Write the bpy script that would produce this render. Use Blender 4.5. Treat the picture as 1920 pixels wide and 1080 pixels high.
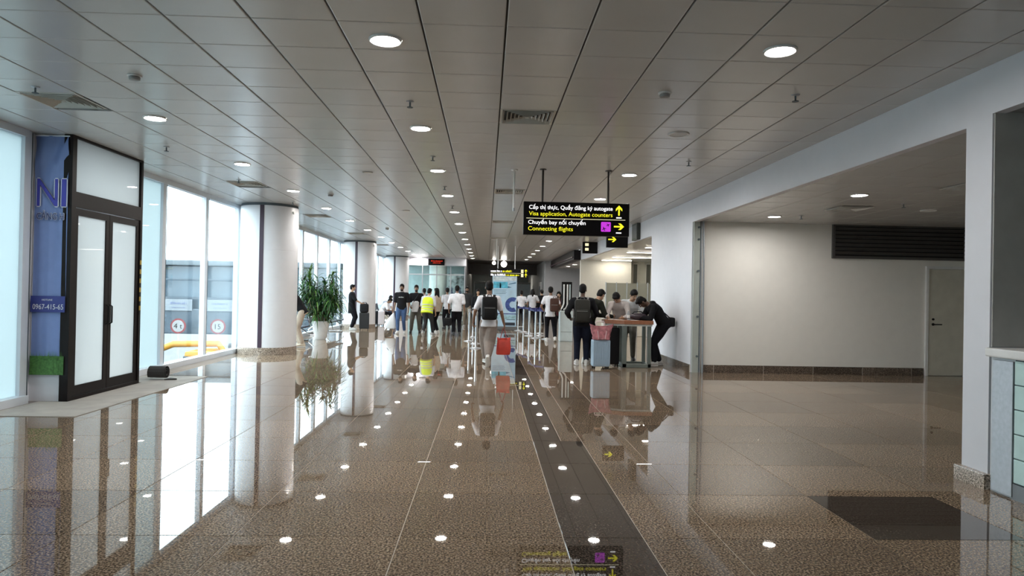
import bpy, bmesh, math, random
from mathutils import Vector, Matrix

# ------------------------------------------------------------------ camera, sky, exposure
random.seed(7)
scene = bpy.context.scene
for o in list(bpy.data.objects): bpy.data.objects.remove(o)
COL = scene.collection
R = math.radians
cam_d = bpy.data.cameras.new('camera'); cam = bpy.data.objects.new('camera', cam_d); COL.objects.link(cam)
cam_d.sensor_width = 36; cam_d.lens = 24.0; cam_d.clip_start = .05; cam_d.clip_end = 600
yaw, pit, rol = R(2.140), R(0.399), R(1.10)
fw = Vector((math.sin(yaw)*math.cos(pit), math.cos(yaw)*math.cos(pit), math.sin(pit)))
rt = Vector((math.cos(yaw), -math.sin(yaw), 0)); up = rt.cross(fw)
r2 = math.cos(rol)*rt + math.sin(rol)*up; u2 = -math.sin(rol)*rt + math.cos(rol)*up
m = Matrix((r2, u2, -fw)).transposed().to_4x4(); m.translation = (0, 0, 1.5)
cam.matrix_world = m
scene.camera = cam
w = bpy.data.worlds.new('overcast_sky'); scene.world = w; w.use_nodes = True
bg = w.node_tree.nodes['Background']; bg.inputs[0].default_value = (.90, .97, 1.0, 1); bg.inputs[1].default_value = 2.5
scene.view_settings.view_transform = 'Standard'; scene.view_settings.look = 'None'
scene.view_settings.gamma = 1; scene.view_settings.use_curve_mapping = False
scene.view_settings.exposure = 1.98

# ------------------------------------------------------------------ materials
MATS = {}
def nt(mt): return mt.node_tree.nodes, mt.node_tree.links
def mat(name, col, rough=.5, metal=0, var=.06, scale=6, spec=.5, emit=0, bump=0, coat=0, alpha_t=None):
    if name in MATS: return MATS[name]
    mt = bpy.data.materials.new(name); mt.use_nodes = True; MATS[name] = mt
    N, L = nt(mt); b = N['Principled BSDF']
    b.inputs['Roughness'].default_value = rough; b.inputs['Metallic'].default_value = metal
    b.inputs['Specular IOR Level'].default_value = spec; b.inputs['Coat Weight'].default_value = coat
    tc = N.new('ShaderNodeTexCoord'); no = N.new('ShaderNodeTexNoise'); no.inputs['Scale'].default_value = scale
    no.inputs['Detail'].default_value = 4
    L.new(tc.outputs['Object'], no.inputs['Vector'])
    rp = N.new('ShaderNodeValToRGB'); c = col
    rp.color_ramp.elements[0].color = (c[0]*(1-var), c[1]*(1-var), c[2]*(1-var), 1); rp.color_ramp.elements[0].position = .3
    rp.color_ramp.elements[1].color = (min(1, c[0]*(1+var)), min(1, c[1]*(1+var)), min(1, c[2]*(1+var)), 1); rp.color_ramp.elements[1].position = .7
    L.new(no.outputs['Fac'], rp.inputs[0]); L.new(rp.outputs[0], b.inputs['Base Color'])
    if emit:
        L.new(rp.outputs[0], b.inputs['Emission Color']); b.inputs['Emission Strength'].default_value = emit
    if bump:
        bp = N.new('ShaderNodeBump'); bp.inputs['Strength'].default_value = bump; bp.inputs['Distance'].default_value = .01
        L.new(no.outputs['Fac'], bp.inputs['Height']); L.new(bp.outputs[0], b.inputs['Normal'])
    return mt
def granite(name, dark, mid, light, rough=.014, rnd=.18, spec=.72):
    mt = bpy.data.materials.new(name); mt.use_nodes = True; MATS[name] = mt
    N, L = nt(mt); b = N['Principled BSDF']; b.inputs['Roughness'].default_value = rough; b.inputs['Specular IOR Level'].default_value = spec
    g = N.new('ShaderNodeNewGeometry')
    v = N.new('ShaderNodeTexNoise'); v.inputs['Scale'].default_value = 75; v.inputs['Detail'].default_value = 3; v.inputs['Roughness'].default_value = .65
    L.new(g.outputs['Position'], v.inputs['Vector'])
    rp = N.new('ShaderNodeValToRGB'); e = rp.color_ramp.elements
    e[0].position = .40; e[0].color = (*dark, 1); e[1].position = .62; e[1].color = (*light, 1)
    x = e.new(.5); x.color = (*mid, 1)
    L.new(v.outputs['Fac'], rp.inputs[0])
    oi = N.new('ShaderNodeObjectInfo'); mr = N.new('ShaderNodeMapRange')
    mr.inputs['To Min'].default_value = 1-rnd; mr.inputs['To Max'].default_value = 1+rnd
    L.new(oi.outputs['Random'], mr.inputs['Value'])
    n2 = N.new('ShaderNodeTexNoise'); n2.inputs['Scale'].default_value = .9; L.new(g.outputs['Position'], n2.inputs['Vector'])
    m2 = N.new('ShaderNodeMapRange'); m2.inputs['To Min'].default_value = .8; m2.inputs['To Max'].default_value = 1.2; L.new(n2.outputs['Fac'], m2.inputs['Value'])
    mm = N.new('ShaderNodeMath'); mm.operation = 'MULTIPLY'; L.new(mr.outputs[0], mm.inputs[0]); L.new(m2.outputs[0], mm.inputs[1])
    vm = N.new('ShaderNodeVectorMath'); vm.operation = 'SCALE'; L.new(rp.outputs[0], vm.inputs[0]); L.new(mm.outputs[0], vm.inputs['Scale'])
    L.new(vm.outputs[0], b.inputs['Base Color'])
    return mt
def glass(name, tint, refl=.06, frost=None, fcol=None, rough=0.0):
    """clear pane: see-through with a mirror-like fresnel layer; frost mixes in a light-scattering film"""
    mt = bpy.data.materials.new(name); mt.use_nodes = True; MATS[name] = mt
    N, L = nt(mt); N.remove(N['Principled BSDF']); out = N['Material Output']
    t = N.new('ShaderNodeBsdfTransparent'); t.inputs[0].default_value = (*tint, 1)
    g = N.new('ShaderNodeBsdfGlossy'); g.inputs['Roughness'].default_value = rough
    lw_ = N.new('ShaderNodeLayerWeight'); pw = N.new('ShaderNodeMath'); pw.operation = 'POWER'; pw.inputs[1].default_value = 5
    f = N.new('ShaderNodeMath'); f.operation = 'MULTIPLY_ADD'; f.inputs[1].default_value = .6; f.inputs[2].default_value = refl*.5
    L.new(lw_.outputs['Facing'], pw.inputs[0]); L.new(pw.outputs[0], f.inputs[0])
    mx = N.new('ShaderNodeMixShader'); L.new(f.outputs[0], mx.inputs[0])
    if frost:
        tr = N.new('ShaderNodeBsdfTranslucent'); no = N.new('ShaderNodeTexNoise'); no.inputs['Scale'].default_value = 1.3
        rp = N.new('ShaderNodeValToRGB'); rp.color_ramp.elements[0].color = (*[c*.93 for c in fcol], 1); rp.color_ramp.elements[1].color = (*fcol, 1)
        L.new(no.outputs['Fac'], rp.inputs[0]); L.new(rp.outputs[0], tr.inputs[0])
        df = N.new('ShaderNodeBsdfDiffuse'); L.new(rp.outputs[0], df.inputs[0])
        m0 = N.new('ShaderNodeMixShader'); m0.inputs[0].default_value = .35; L.new(tr.outputs[0], m0.inputs[1]); L.new(df.outputs[0], m0.inputs[2])
        m1 = N.new('ShaderNodeMixShader'); m1.inputs[0].default_value = frost; L.new(t.outputs[0], m1.inputs[1]); L.new(m0.outputs[0], m1.inputs[2])
        L.new(m1.outputs[0], mx.inputs[1])
    else: L.new(t.outputs[0], mx.inputs[1])
    L.new(g.outputs[0], mx.inputs[2]); L.new(mx.outputs[0], out.inputs[0])
    return mt
def glow(name, col, s):
    mt = bpy.data.materials.new(name); mt.use_nodes = True; MATS[name] = mt
    N, L = nt(mt); N.remove(N['Principled BSDF']); e = N.new('ShaderNodeEmission'); e.inputs[0].default_value = (*col, 1); e.inputs[1].default_value = s
    L.new(e.outputs[0], N['Material Output'].inputs[0]); return mt

tileM = granite('brown_granite', (.052, .035, .024), (.19, .135, .088), (.44, .34, .25))
darkM = granite('dark_granite', (.022, .017, .014), (.062, .048, .038), (.14, .11, .09), rnd=.06)
plinthM = granite('plinth_granite', (.05, .04, .03), (.28, .22, .17), (.6, .5, .42), rough=.15)
baseM = granite('baseboard_granite', (.03, .022, .017), (.09, .065, .048), (.22, .17, .13), rough=.08, rnd=.3)
groutM = mat('pale_grout', (.52, .46, .39), .6)
panelM = mat('ceiling_paint', (.545, .54, .53), .25, var=.02, scale=2, spec=.45)
backM = mat('ceiling_void', (.05, .05, .05), .9)
wallW = mat('white_wall_paint', (.72, .73, .78), .55, var=.015)
wallC = mat('cream_wall_paint', (.70, .67, .60), .6, var=.02)
wallG = mat('grey_wall_paint', (.30, .30, .31), .6, var=.03)
wallD = mat('dark_brown_cladding', (.045, .035, .032), .35, var=.1)
alu = mat('white_aluminium', (.70, .75, .81), .4, var=.02)
gasket = mat('dark_gasket', (.10, .13, .15), .6)
frameB = mat('black_brown_frame', (.010, .007, .007), .4, spec=.2)
steel = mat('brushed_steel', (.42, .44, .47), .4, metal=.55, var=.08, scale=30)
chrome = mat('chrome', (.75, .76, .78), .12, metal=1)
clearG = glass('clear_glass', (.80, .86, .88))
frostG = glass('frosted_cyan_glass', (.80, .92, .95), frost=.97, fcol=(.52, .60, .62))
doorG = glass('frosted_white_glass', (.9, .93, .93), frost=.985, fcol=(.55, .58, .585))
innerG = glass('partition_glass', (.82, .90, .89))
lampM = glow('lamp_diffuser', (1.0, .965, .92), 78)
deadM = mat('unlit_diffuser', (.55, .54, .52), .4)
white = mat('white_plastic', (.75, .75, .74), .35)
greyP = mat('grey_plastic', (.30, .30, .30), .4)
blackP = mat('black_plastic', (.010, .010, .011), .4, spec=.2)
louvM = mat('louvre_dark_grey', (.085, .083, .082), .4)

# ------------------------------------------------------------------ mesh helpers
class MB:
    def __init__(s): s.v = []; s.f = []
    def add(s, v, f):
        n = len(s.v); s.v += [tuple(p) for p in v]; s.f += [tuple(i+n for i in q) for q in f]; return s
    def box(s, x0, x1, y0, y1, z0, z1, T=None):
        v = [Vector(p) for p in ((x0,y0,z0),(x1,y0,z0),(x1,y1,z0),(x0,y1,z0),(x0,y0,z1),(x1,y0,z1),(x1,y1,z1),(x0,y1,z1))]
        if T: v = [T @ p for p in v]
        return s.add(v, [(3,2,1,0),(4,5,6,7),(0,1,5,4),(1,2,6,5),(2,3,7,6),(3,0,4,7)])
    def cbox(s, c, d, b=.01, T=None):
        """box with chamfered edges, centre c, size d"""
        hx, hy, hz = d[0]/2, d[1]/2, d[2]/2; b = min(b, hx*.9, hy*.9, hz*.9); bm = bmesh.new()
        bmesh.ops.create_cube(bm, size=1)
        for q in bm.verts: q.co = Vector((q.co.x*d[0], q.co.y*d[1], q.co.z*d[2]))
        bmesh.ops.bevel(bm, geom=bm.edges[:], offset=b, segments=2, affect='EDGES', profile=.6)
        bm.verts.index_update(); v = [q.co + Vector(c) for q in bm.verts]; f = [[q.index for q in g.verts] for g in bm.faces]; bm.free()
        if T: v = [T @ p for p in v]
        return s.add(v, f)
    def tube(s, pts, r, n=8, cap=True):
        """swept round tube through pts; r is a number or one radius per point"""
        pts = [Vector(p) for p in pts]; rs = r if isinstance(r, (list, tuple)) else [r]*len(pts)
        base = len(s.v); prev = None
        for i, p in enumerate(pts):
            d = (pts[min(i+1, len(pts)-1)] - pts[max(i-1, 0)])
            d = d.normalized() if d.length > 1e-9 else Vector((0, 0, 1))
            if prev is None:
                a = Vector((1, 0, 0)) if abs(d.x) < .8 else Vector((0, 1, 0)); a = (a - d*a.dot(d)).normalized()
            else:
                a = prev - d*prev.dot(d); a = a.normalized() if a.length > 1e-6 else d.orthogonal().normalized()
            prev = a; b = d.cross(a)
            for k in range(n):
                t = 2*math.pi*k/n; s.v.append(tuple(p + (a*math.cos(t) + b*math.sin(t))*rs[i]))
        for i in range(len(pts)-1):
            for k in range(n):
                k2 = (k+1) % n; s.f.append((base+i*n+k, base+i*n+k2, base+(i+1)*n+k2, base+(i+1)*n+k))
        if cap:
            s.f.append(tuple(base+k for k in reversed(range(n)))); e = base+(len(pts)-1)*n; s.f.append(tuple(e+k for k in range(n)))
        return s
    def ell(s, c, r, M=None, nu=12, nv=8):
        c = Vector(c); M = M or Matrix.Identity(3); base = len(s.v)
        s.v.append(tuple(c + M @ Vector((0, 0, -r[2]))))
        for j in range(1, nv):
            ph = -math.pi/2 + math.pi*j/nv
            for i in range(nu):
                t = 2*math.pi*i/nu
                s.v.append(tuple(c + M @ Vector((r[0]*math.cos(ph)*math.cos(t), r[1]*math.cos(ph)*math.sin(t), r[2]*math.sin(ph)))))
        s.v.append(tuple(c + M @ Vector((0, 0, r[2])))); top = len(s.v)-1
        for i in range(nu):
            i2 = (i+1) % nu; s.f.append((base, base+1+i2, base+1+i)); e = base+1+(nv-2)*nu; s.f.append((top, e+i, e+i2))
            for j in range(nv-2): a = base+1+j*nu; s.f.append((a+i, a+i2, a+nu+i2, a+nu+i))
        return s
    def cap(s, p0, p1, r0, r1, n=10):
        """tapered capsule"""
        p0 = Vector(p0); p1 = Vector(p1); d = p1-p0; L = d.length
        if L < 1e-6: return s.ell(p0, (r0, r0, r0))
        d = d/L; P = []; Q = []
        for a in (-90, -60, -30): P.append(p0 + d*r0*math.sin(R(a))); Q.append(max(.0008, r0*math.cos(R(a))))
        P += [p0, p1]; Q += [r0, r1]
        for a in (30, 60, 90): P.append(p1 + d*r1*math.sin(R(a))); Q.append(max(.0008, r1*math.cos(R(a))))
        return s.tube(P, Q, n)
    def loft(s, rings, n=16):
        """rings: (centre, xaxis, yaxis, rx, ry[, power]) closed loft"""
        base = len(s.v)
        for (c, ax, ay, rx, ry) in rings:
            for k in range(n):
                t = 2*math.pi*k/n; ct, st = math.cos(t), math.sin(t)
                ct = math.copysign(abs(ct)**.85, ct); st = math.copysign(abs(st)**.85, st)
                s.v.append(tuple(Vector(c) + ax*rx*ct + ay*ry*st))
        for i in range(len(rings)-1):
            for k in range(n):
                k2 = (k+1) % n; s.f.append((base+i*n+k, base+i*n+k2, base+(i+1)*n+k2, base+(i+1)*n+k))
        s.f.append(tuple(base+k for k in reversed(range(n)))); e = base+(len(rings)-1)*n; s.f.append(tuple(e+k for k in range(n)))
        return s
    def lathe(s, prof, c=(0, 0, 0), n=24):
        """prof: (radius, z) from bottom to top, closed at both ends"""
        return s.loft2([(Vector((c[0], c[1], c[2]+z)), r) for r, z in prof], n)
    def loft2(s, rings, n):
        base = len(s.v)
        for c, r in rings:
            for k in range(n): t = 2*math.pi*k/n; s.v.append((c.x + r*math.cos(t), c.y + r*math.sin(t), c.z))
        for i in range(len(rings)-1):
            for k in range(n): k2 = (k+1) % n; s.f.append((base+i*n+k, base+i*n+k2, base+(i+1)*n+k2, base+(i+1)*n+k))
        s.f.append(tuple(base+k for k in reversed(range(n)))); e = base+(len(rings)-1)*n; s.f.append(tuple(e+k for k in range(n)))
        return s
    def prism(s, poly, T, th):
        """polygon in the xy plane of T, extruded th along its z"""
        n = len(poly); v = [T @ Vector((x, y, 0)) for x, y in poly] + [T @ Vector((x, y, th)) for x, y in poly]
        f = [tuple(reversed(range(n))), tuple(range(n, 2*n))] + [(i, (i+1) % n, n+(i+1) % n, n+i) for i in range(n)]
        return s.add(v, f)
    def mesh(s, name, smooth=False):
        me = bpy.data.meshes.new(name); me.from_pydata(s.v, [], s.f); me.update()
        if smooth:
            me.polygons.foreach_set('use_smooth', [True]*len(me.polygons)); me.set_sharp_from_angle(angle=R(42))
        return me
    def build(s, name, mt, parent=None, loc=None, smooth=False, rot=None):
        return put(name, s.mesh(name, smooth), mt, parent, loc, rot)
def put(name, me, mt=None, parent=None, loc=None, rot=None):
    if mt is not None and not me.materials: me.materials.append(mt)
    o = bpy.data.objects.new(name, me); COL.objects.link(o); o.parent = parent
    if loc is not None: o.location = loc
    if rot is not None: o.rotation_euler = rot
    return o
def tag(o, label=None, cat=None, group=None, kind=None):
    if label: o['label'] = label
    if cat: o['category'] = cat
    if group: o['group'] = group
    if kind: o['kind'] = kind
    return o
def thing(name, label, cat, loc=(0, 0, 0), rz=0, group=None):
    o = bpy.data.objects.new(name, None); COL.objects.link(o); o.location = loc; o.rotation_euler = (0, 0, rz); o.empty_display_size = .1
    return tag(o, label, cat, group)
def struct(name, mb, mt, label=None, smooth=False):
    return tag(mb.build(name, mt, smooth=smooth), label, None, None, 'structure')
def text(s, name, mt, parent, loc, width=None, height=None, rot=(math.pi/2, 0, 0), extrude=.002, center=False):
    cu = bpy.data.curves.new('text', 'FONT'); cu.body = s; cu.size = 1; cu.extrude = 0; cu.resolution_u = 3
    t = bpy.data.objects.new('text', cu); COL.objects.link(t)
    dg = bpy.context.evaluated_depsgraph_get(); me = bpy.data.meshes.new_from_object(t.evaluated_get(dg))
    bpy.data.objects.remove(t); bpy.data.curves.remove(cu)
    xs = [v.co.x for v in me.vertices]; ys = [v.co.y for v in me.vertices]
    w0, h0 = max(xs)-min(xs), max(ys)-min(ys); x0, y0 = min(xs), min(ys)
    sx = width/w0 if width else None; sy = height/h0 if height else None
    sx = sx or sy; sy = sy or sx
    for v in me.vertices: v.co = ((v.co.x-x0)*sx - (w0*sx/2 if center else 0), (v.co.y-y0)*sy, 0)
    me.materials.clear()
    bm = bmesh.new(); bm.from_mesh(me); r = bmesh.ops.extrude_face_region(bm, geom=bm.faces[:])
    for e in r['geom']:
        if isinstance(e, bmesh.types.BMVert): e.co.z += extrude
    bm.to_mesh(me); bm.free()
    return put(name, me, mt, parent, loc, rot)
ORD = ['first','second','third','fourth','fifth','sixth','seventh','eighth','ninth','tenth','eleventh','twelfth','thirteenth','fourteenth','fifteenth','sixteenth','seventeenth','eighteenth','nineteenth','twentieth']

# ------------------------------------------------------------------ setting: floor
H = 3.42; XL = -5.80; XR = 4.05; ZR = 2.98      # hall height, glass line, right wall line, recess height
Y0, Y1 = -9.0, 62.0
f = MB(); f.box(-5.95, XR+.3, Y0, Y1, -.30, -.004); f.box(XR+.3, 11.2, 5.0, 34, -.30, -.004); f.box(XR+.3, 8.2, 34, 42, -.3, -.004); f.box(XR+.3, 7.2, Y0, 5.0, -.30, -.004)
floor = struct('floor', f, groutM)
tcache = {}
def slab(sx, sy, mt, th=.012, b=.0015, up=True):
    k = (round(sx, 3), round(sy, 3), mt.name, th, up)
    if k not in tcache:
        q = MB(); z1, z0 = (0, -th) if up else (th, 0)
        x, y = sx/2, sy/2
        if up: v = [(-x,-y,z0),(x,-y,z0),(x,y,z0),(-x,y,z0),(-x,-y,-b),(x,-y,-b),(x,y,-b),(-x,y,-b),(-x+b,-y+b,0),(x-b,-y+b,0),(x-b,y-b,0),(-x+b,y-b,0)]
        else: v = [(-x,-y,th),(x,-y,th),(x,y,th),(-x,y,th),(-x,-y,b),(x,-y,b),(x,y,b),(-x,y,b),(-x+b*2.5,-y+b*2.5,0),(x-b*2.5,-y+b*2.5,0),(x-b*2.5,y-b*2.5,0),(-x+b*2.5,y-b*2.5,0)]
        fc = [(0,1,5,4),(1,2,6,5),(2,3,7,6),(3,0,4,7),(4,5,9,8),(5,6,10,9),(6,7,11,10),(7,4,8,11),(8,9,10,11)]
        if not up: fc = [tuple(reversed(t)) for t in fc]
        me = q.add(v, fc).mesh('slab'); me.materials.append(mt); tcache[k] = me
    return tcache[k]
xe = [-5.95, -5.43, -4.45, -3.47, -2.49, -1.50, -.50, .50, 1.0, 1.48, 2.46, 3.44, 4.35]
xr = [4.35, 5.40, 6.38, 7.36, 8.34, 9.32, 10.3, 11.2]
yrow = [2.36 + .917*k for k in range(0, 13)]          # 2.36 .. 13.36
J = .006
def tiles(x0, x1, y0, y1, mt):
    o = put('floor_tile', slab(x1-x0-J, y1-y0-J, mt), None, floor, ((x0+x1)/2, (y0+y1)/2, 0)); return o
for j in range(len(yrow)-1):
    a, b = yrow[j], yrow[j+1]
    for i in range(len(xe)-1):
        x0, x1 = xe[i], xe[i+1]; mt = tileM
        if x0 == .50:
            if b < 7.2: tiles(.5, 1.0, a, b, darkM)
            else: tiles(.5, .79, a, b, darkM); tiles(.79, 1.0, a, b, tileM)
            continue
        if x0 == 2.46 and abs(a-4.19) < .1: mt = darkM
        tiles(x0, x1, a, b, mt)
    for i in range(len(xr)-1):
        if a > 5: tiles(xr[i], xr[i+1], a, b, tileM)
def tile_field(name, rects, mt):
    q = MB()
    for x0, x1, y0, y1 in rects:
        q.add([(x0+J/2,y0+J/2,0),(x1-J/2,y0+J/2,0),(x1-J/2,y1-J/2,0),(x0+J/2,y1-J/2,0),(x0+J/2,y0+J/2,-.01),(x1-J/2,y0+J/2,-.01),(x1-J/2,y1-J/2,-.01),(x0+J/2,y1-J/2,-.01)],
              [(0,1,2,3),(4,5,1,0),(5,6,2,1),(6,7,3,2),(7,4,0,3)])
    return tag(q.build(name, mt, floor), kind='stuff')
far_b, far_d = [], []
ys = [13.364 + .917*k for k in range(0, 54)]
for a in ys:
    b = min(a+.917, Y1)
    if b <= a: break
    for i in range(len(xe)-1):
        if xe[i] == .50: far_d.append((.5, .79, a, b)); far_b.append((.79, 1.0, a, b))
        else: far_b.append((xe[i], xe[i+1], a, b))
    if 16 < a < 33:
        for i in range(len(xr)-1): far_b.append((xr[i], xr[i+1], a, b))
    elif 33 <= a < 41:
        for i in range(3): far_b.append((xr[i], xr[i+1], a, b))
a = 2.36
while a > Y0+.2:
    for i in range(len(xe)-1):
        (far_d if xe[i] == .5 else far_b).append((xe[i], xe[i+1], max(Y0, a-.917), a))
    a -= .917
tile_field('floor_tiles_beyond', far_b, tileM); tile_field('floor_strip_beyond', far_d, darkM)

# ------------------------------------------------------------------ ceiling
DIFF = [(.405, 7.42), (.405, 12.94), (.405, 18.5), (.405, 24.1), (-4.46, 7.30), (-4.46, 12.76), (-4.46, 18.1), (-4.46, 23.4), (-4.46, 29.0)]
c = MB(); c.box(-6.0, XR+.3, Y0, 46.5, H+.02, H+.25)
ceiling = struct('ceiling', c, backM)
px = [-2.33 + .6085*k for k in range(-6, 11)]        # longitudinal joints
px = [-5.95] + px + [XR+.02]
PY = .557; py0 = 7.42 - PY/2 - PY*7                   # transverse seams
far_p = []
def hasdiff(x0, x1, y0, y1): return any(x0 < dx < x1 and y0 < dy < y1 for dx, dy in DIFF)
for j in range(-22, 77):
    y0 = py0 + j*PY; y1 = y0 + PY
    if y1 > 41.2: break
    for i in range(len(px)-1):
        x0, x1 = px[i], px[i+1]
        if x1-x0 < .05 or hasdiff(x0, x1, y0, y1): continue
        if 0 <= j < 14:
            o = put('ceiling_panel', slab(x1-x0-.014, PY-.0025, panelM, th=.02, b=.003, up=False), None, ceiling, ((x0+x1)/2, (y0+y1)/2, H),
                    (R(random.gauss(0, .05)), R(random.gauss(0, .05)), 0))
        else: far_p.append((x0+.007, x1-.007, y0+.0013, y1-.0013))
q = MB()
for x0, x1, y0, y1 in far_p:
    dz = [H + random.gauss(0, .0006) for _ in range(4)]
    q.add([(x0,y0,dz[0]),(x1,y0,dz[1]),(x1,y1,dz[2]),(x0,y1,dz[3]),(x0,y0,H+.02),(x1,y0,H+.02),(x1,y1,H+.02),(x0,y1,H+.02)], [(3,2,1,0),(0,1,5,4),(1,2,6,5),(2,3,7,6),(3,0,4,7)])
tag(q.build('ceiling_panels_beyond', panelM, ceiling), kind='stuff')
tag(MB().box(-1.25, XR, 41.2, 46.5, H-.015, H+.02).build('dark_ceiling_section', wallD, ceiling), 'dark section at the far end of the ceiling')
tag(MB().box(-5.95, -1.25, 41.2, 46.5, H-.015, H+.02).build('light_ceiling_section', panelM, ceiling))
# recess and alcove ceilings
struct('ceiling_recess', MB().box(XR+.10, 11.2, 5.64, 13.6, ZR+.025, ZR+.2), backM)
rc = bpy.data.objects['ceiling_recess']
sl = 0; y = 5.64
while y < 13.3:
    y1 = min(y+.6, 13.34)
    for x in [4.15 + .6*k for k in range(12)]:
        put('ceiling_panel', slab(min(.6, 11.2-x)-.008, y1-y-.006, panelM, th=.02, b=.003, up=False), None, rc, (x+.3, (y+y1)/2, ZR), (R(random.gauss(0, .08)), 0, 0))
    y = y1
struct('ceiling_alcove', MB().box(XR+.10, 9.4, 16.7, 33.5, ZR, ZR+.2), panelM)
struct('ceiling_far_alcove', MB().box(XR-.2, 8.2, 33.5, 41, ZR+.02, ZR+.2), panelM)
struct('ceiling_counter_bay', MB().box(XR+.10, 7.0, Y0, 5.34, 3.03, 3.2), wallG)

# ------------------------------------------------------------------ right side walls
w = MB()
w.box(XR, XR+.16, 13.35, 16.70, 0, H+.02)                  # wall between the two openings
w.box(XR, XR+.10, 5.645, 13.35, ZR-.01, H+.02)              # header over the recess
w.box(XR, XR+.10, 16.70, 29.3, ZR-.01, H+.02)              # header over the alcove
w.box(XR, XR+.10, Y0, 5.345, 3.02, H+.02)                   # header over the counter bay
wr = struct('wall_right', w, wallW)
pier = struct('wall_pier', MB().box(XR, 11.2, 5.345, 5.645, 0, H+.02), wallW)
struct('wall_pier_shaded_side', MB().box(XR+.015, 7.0, 5.335, 5.345, 1.14, 3.03), mat('pier_side_shade', (.50, .49, .47), .6))  # thin sheet on the white pier, greyed to put the bay's shade into colour
struct('wall_recess_back', MB().box(XR+.16, 11.2, 13.36, 13.55, 0, ZR+.2), mat('warm_white_wall', (.82, .80, .75), .6, var=.015))
struct('wall_recess_side', MB().box(11.0, 11.2, 5.645, 13.4, 0, ZR+.2), wallC)
# baseboards, each granite piece its own
def baseboard(name, segs):
    """segs: list of (x0,x1,y0,y1,z1)"""
    x0, x1, y0, y1, z1 = segs[0]
    root = bpy.data.objects.new(name, None); COL.objects.link(root); tag(root, None, None, None, 'structure'); root.location = ((x0+x1)/2, (y0+y1)/2, 0)
    for x0, x1, y0, y1, z1 in segs:
        cx, cy = (x0+x1)/2, (y0+y1)/2
        MB().cbox((0, 0, z1/2), (x1-x0-.009 if x1-x0 > .1 else x1-x0, y1-y0-.009 if y1-y0 > .1 else y1-y0, z1), .003).build('baseboard_tile', baseM, root, (cx-root.location.x, cy-root.location.y, 0))
    a_, b_ = segs[0], segs[-1]; X0, X1_, Y0_, Y1_ = min(a_[0], b_[0]), max(a_[1], b_[1]), min(a_[2], b_[2]), max(a_[3], b_[3])
    i_ = .003 if X1_-X0 > Y1_-Y0_ else 0; j_ = .003 if not i_ else 0
    MB().box(X0-root.location.x+j_, X1_-root.location.x, Y0_-root.location.y+i_, Y1_-root.location.y, 0, z1-.004).build('grout', groutM, root)
    return root
bx = [4.28, 4.51, 5.51, 6.51, 7.51, 8.51, 8.76]
baseboard('baseboard_recess', [(bx[i], bx[i+1], 13.33, 13.36, .15) for i in range(len(bx)-1)])
baseboard('baseboard_right', [(XR-.02, XR, 13.36+.84*k, 13.36+.84*(k+1), .15) for k in range(4)])
tag(MB().cbox((XR+.10, 5.495, .055), (.30, .36, .13), .006).build('trim_1', plinthM), 'speckled pale granite plinth at the foot of the white pier', None, None, 'structure')
# shutter guide at the far jamb of the recess
g = thing('shutter_guide', 'tall bolted metal shutter rail beside the recess opening', 'rail', (XR+.02, 13.30, 0))
MB().box(0, .12, .0, .05, 0, ZR).build('jamb_plate', mat('pale_green_metal', (.52, .57, .53), .35, metal=.3), g)
MB().tube([(.15, .02, 0), (.15, .02, ZR)], .022, 10).build('rail', steel, g, smooth=True)
MB().box(.125, .14, .0, .04, 0, ZR).build('dark_slot', gasket, g)
MB().tube([(.205, .0, 0), (.20, .0, ZR*.7), (.19, .01, ZR)], .018, 10).build('inner_rail', steel, g, smooth=True)
for z in (.32, 1.10, 2.0, 2.62, 2.86): MB().tube([(.09, -.025, z), (.09, .005, z)], .022, 10).build('bolt', gasket, g)
# door in the recess
d = tag(bpy.data.objects.new('door_1', None), 'plain cream door with a black lever handle in the recess wall', None, None, 'structure'); COL.objects.link(d); d.location = (9.2, 13.36, 0)
fr = MB(); fr.box(-.42, -.37, -.05, 0, 0, 2.14); fr.box(.37, .42, -.05, 0, 0, 2.14); fr.box(-.42, .42, -.05, 0, 2.14, 2.19)
fr.build('door_frame', white, d)
lf = MB().cbox((0, -.015, 1.07), (.73, .035, 2.12), .004).build('door_leaf', mat('cream_door', (.60, .575, .49), .5), d)
h = MB(); h.tube([(-.27, -.03, 1.03), (-.27, -.085, 1.03), (-.12, -.085, 1.03)], .011, 8); h.cap((-.27, -.03, 1.03), (-.27, -.042, 1.03), .028, .028)
h.build('door_handle', blackP, d, smooth=True)
MB().tube([(-.27, -.03, 1.13), (-.27, -.05, 1.13)], .024, 10).build('key_lock', blackP, d)
# louvre
lv = thing('air_louvre', 'wide dark grey slatted air louvre above the cream door', 'louvre', (8.23, 13.36, 2.31))
q = MB(); q.box(-1.37, 1.37, -.05, 0, 0, .05); q.box(-1.37, 1.37, -.05, 0, .64, .69); q.box(-1.37, -1.32, -.05, 0, .05, .64); q.box(1.32, 1.37, -.05, 0, .05, .64)
q.build('louvre_frame', louvM, lv); MB().box(-1.32, 1.32, -.012, 0, .05, .64).build('louvre_back', blackP, lv)
sm = MB().box(-1.32, 1.32, -.045, .035, -.006, .006, Matrix.Rotation(R(-42), 4, 'X')).mesh('slat')
for k in range(7): put('slat', sm, louvM, lv, (0, -.03, .105 + .08*k))

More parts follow.
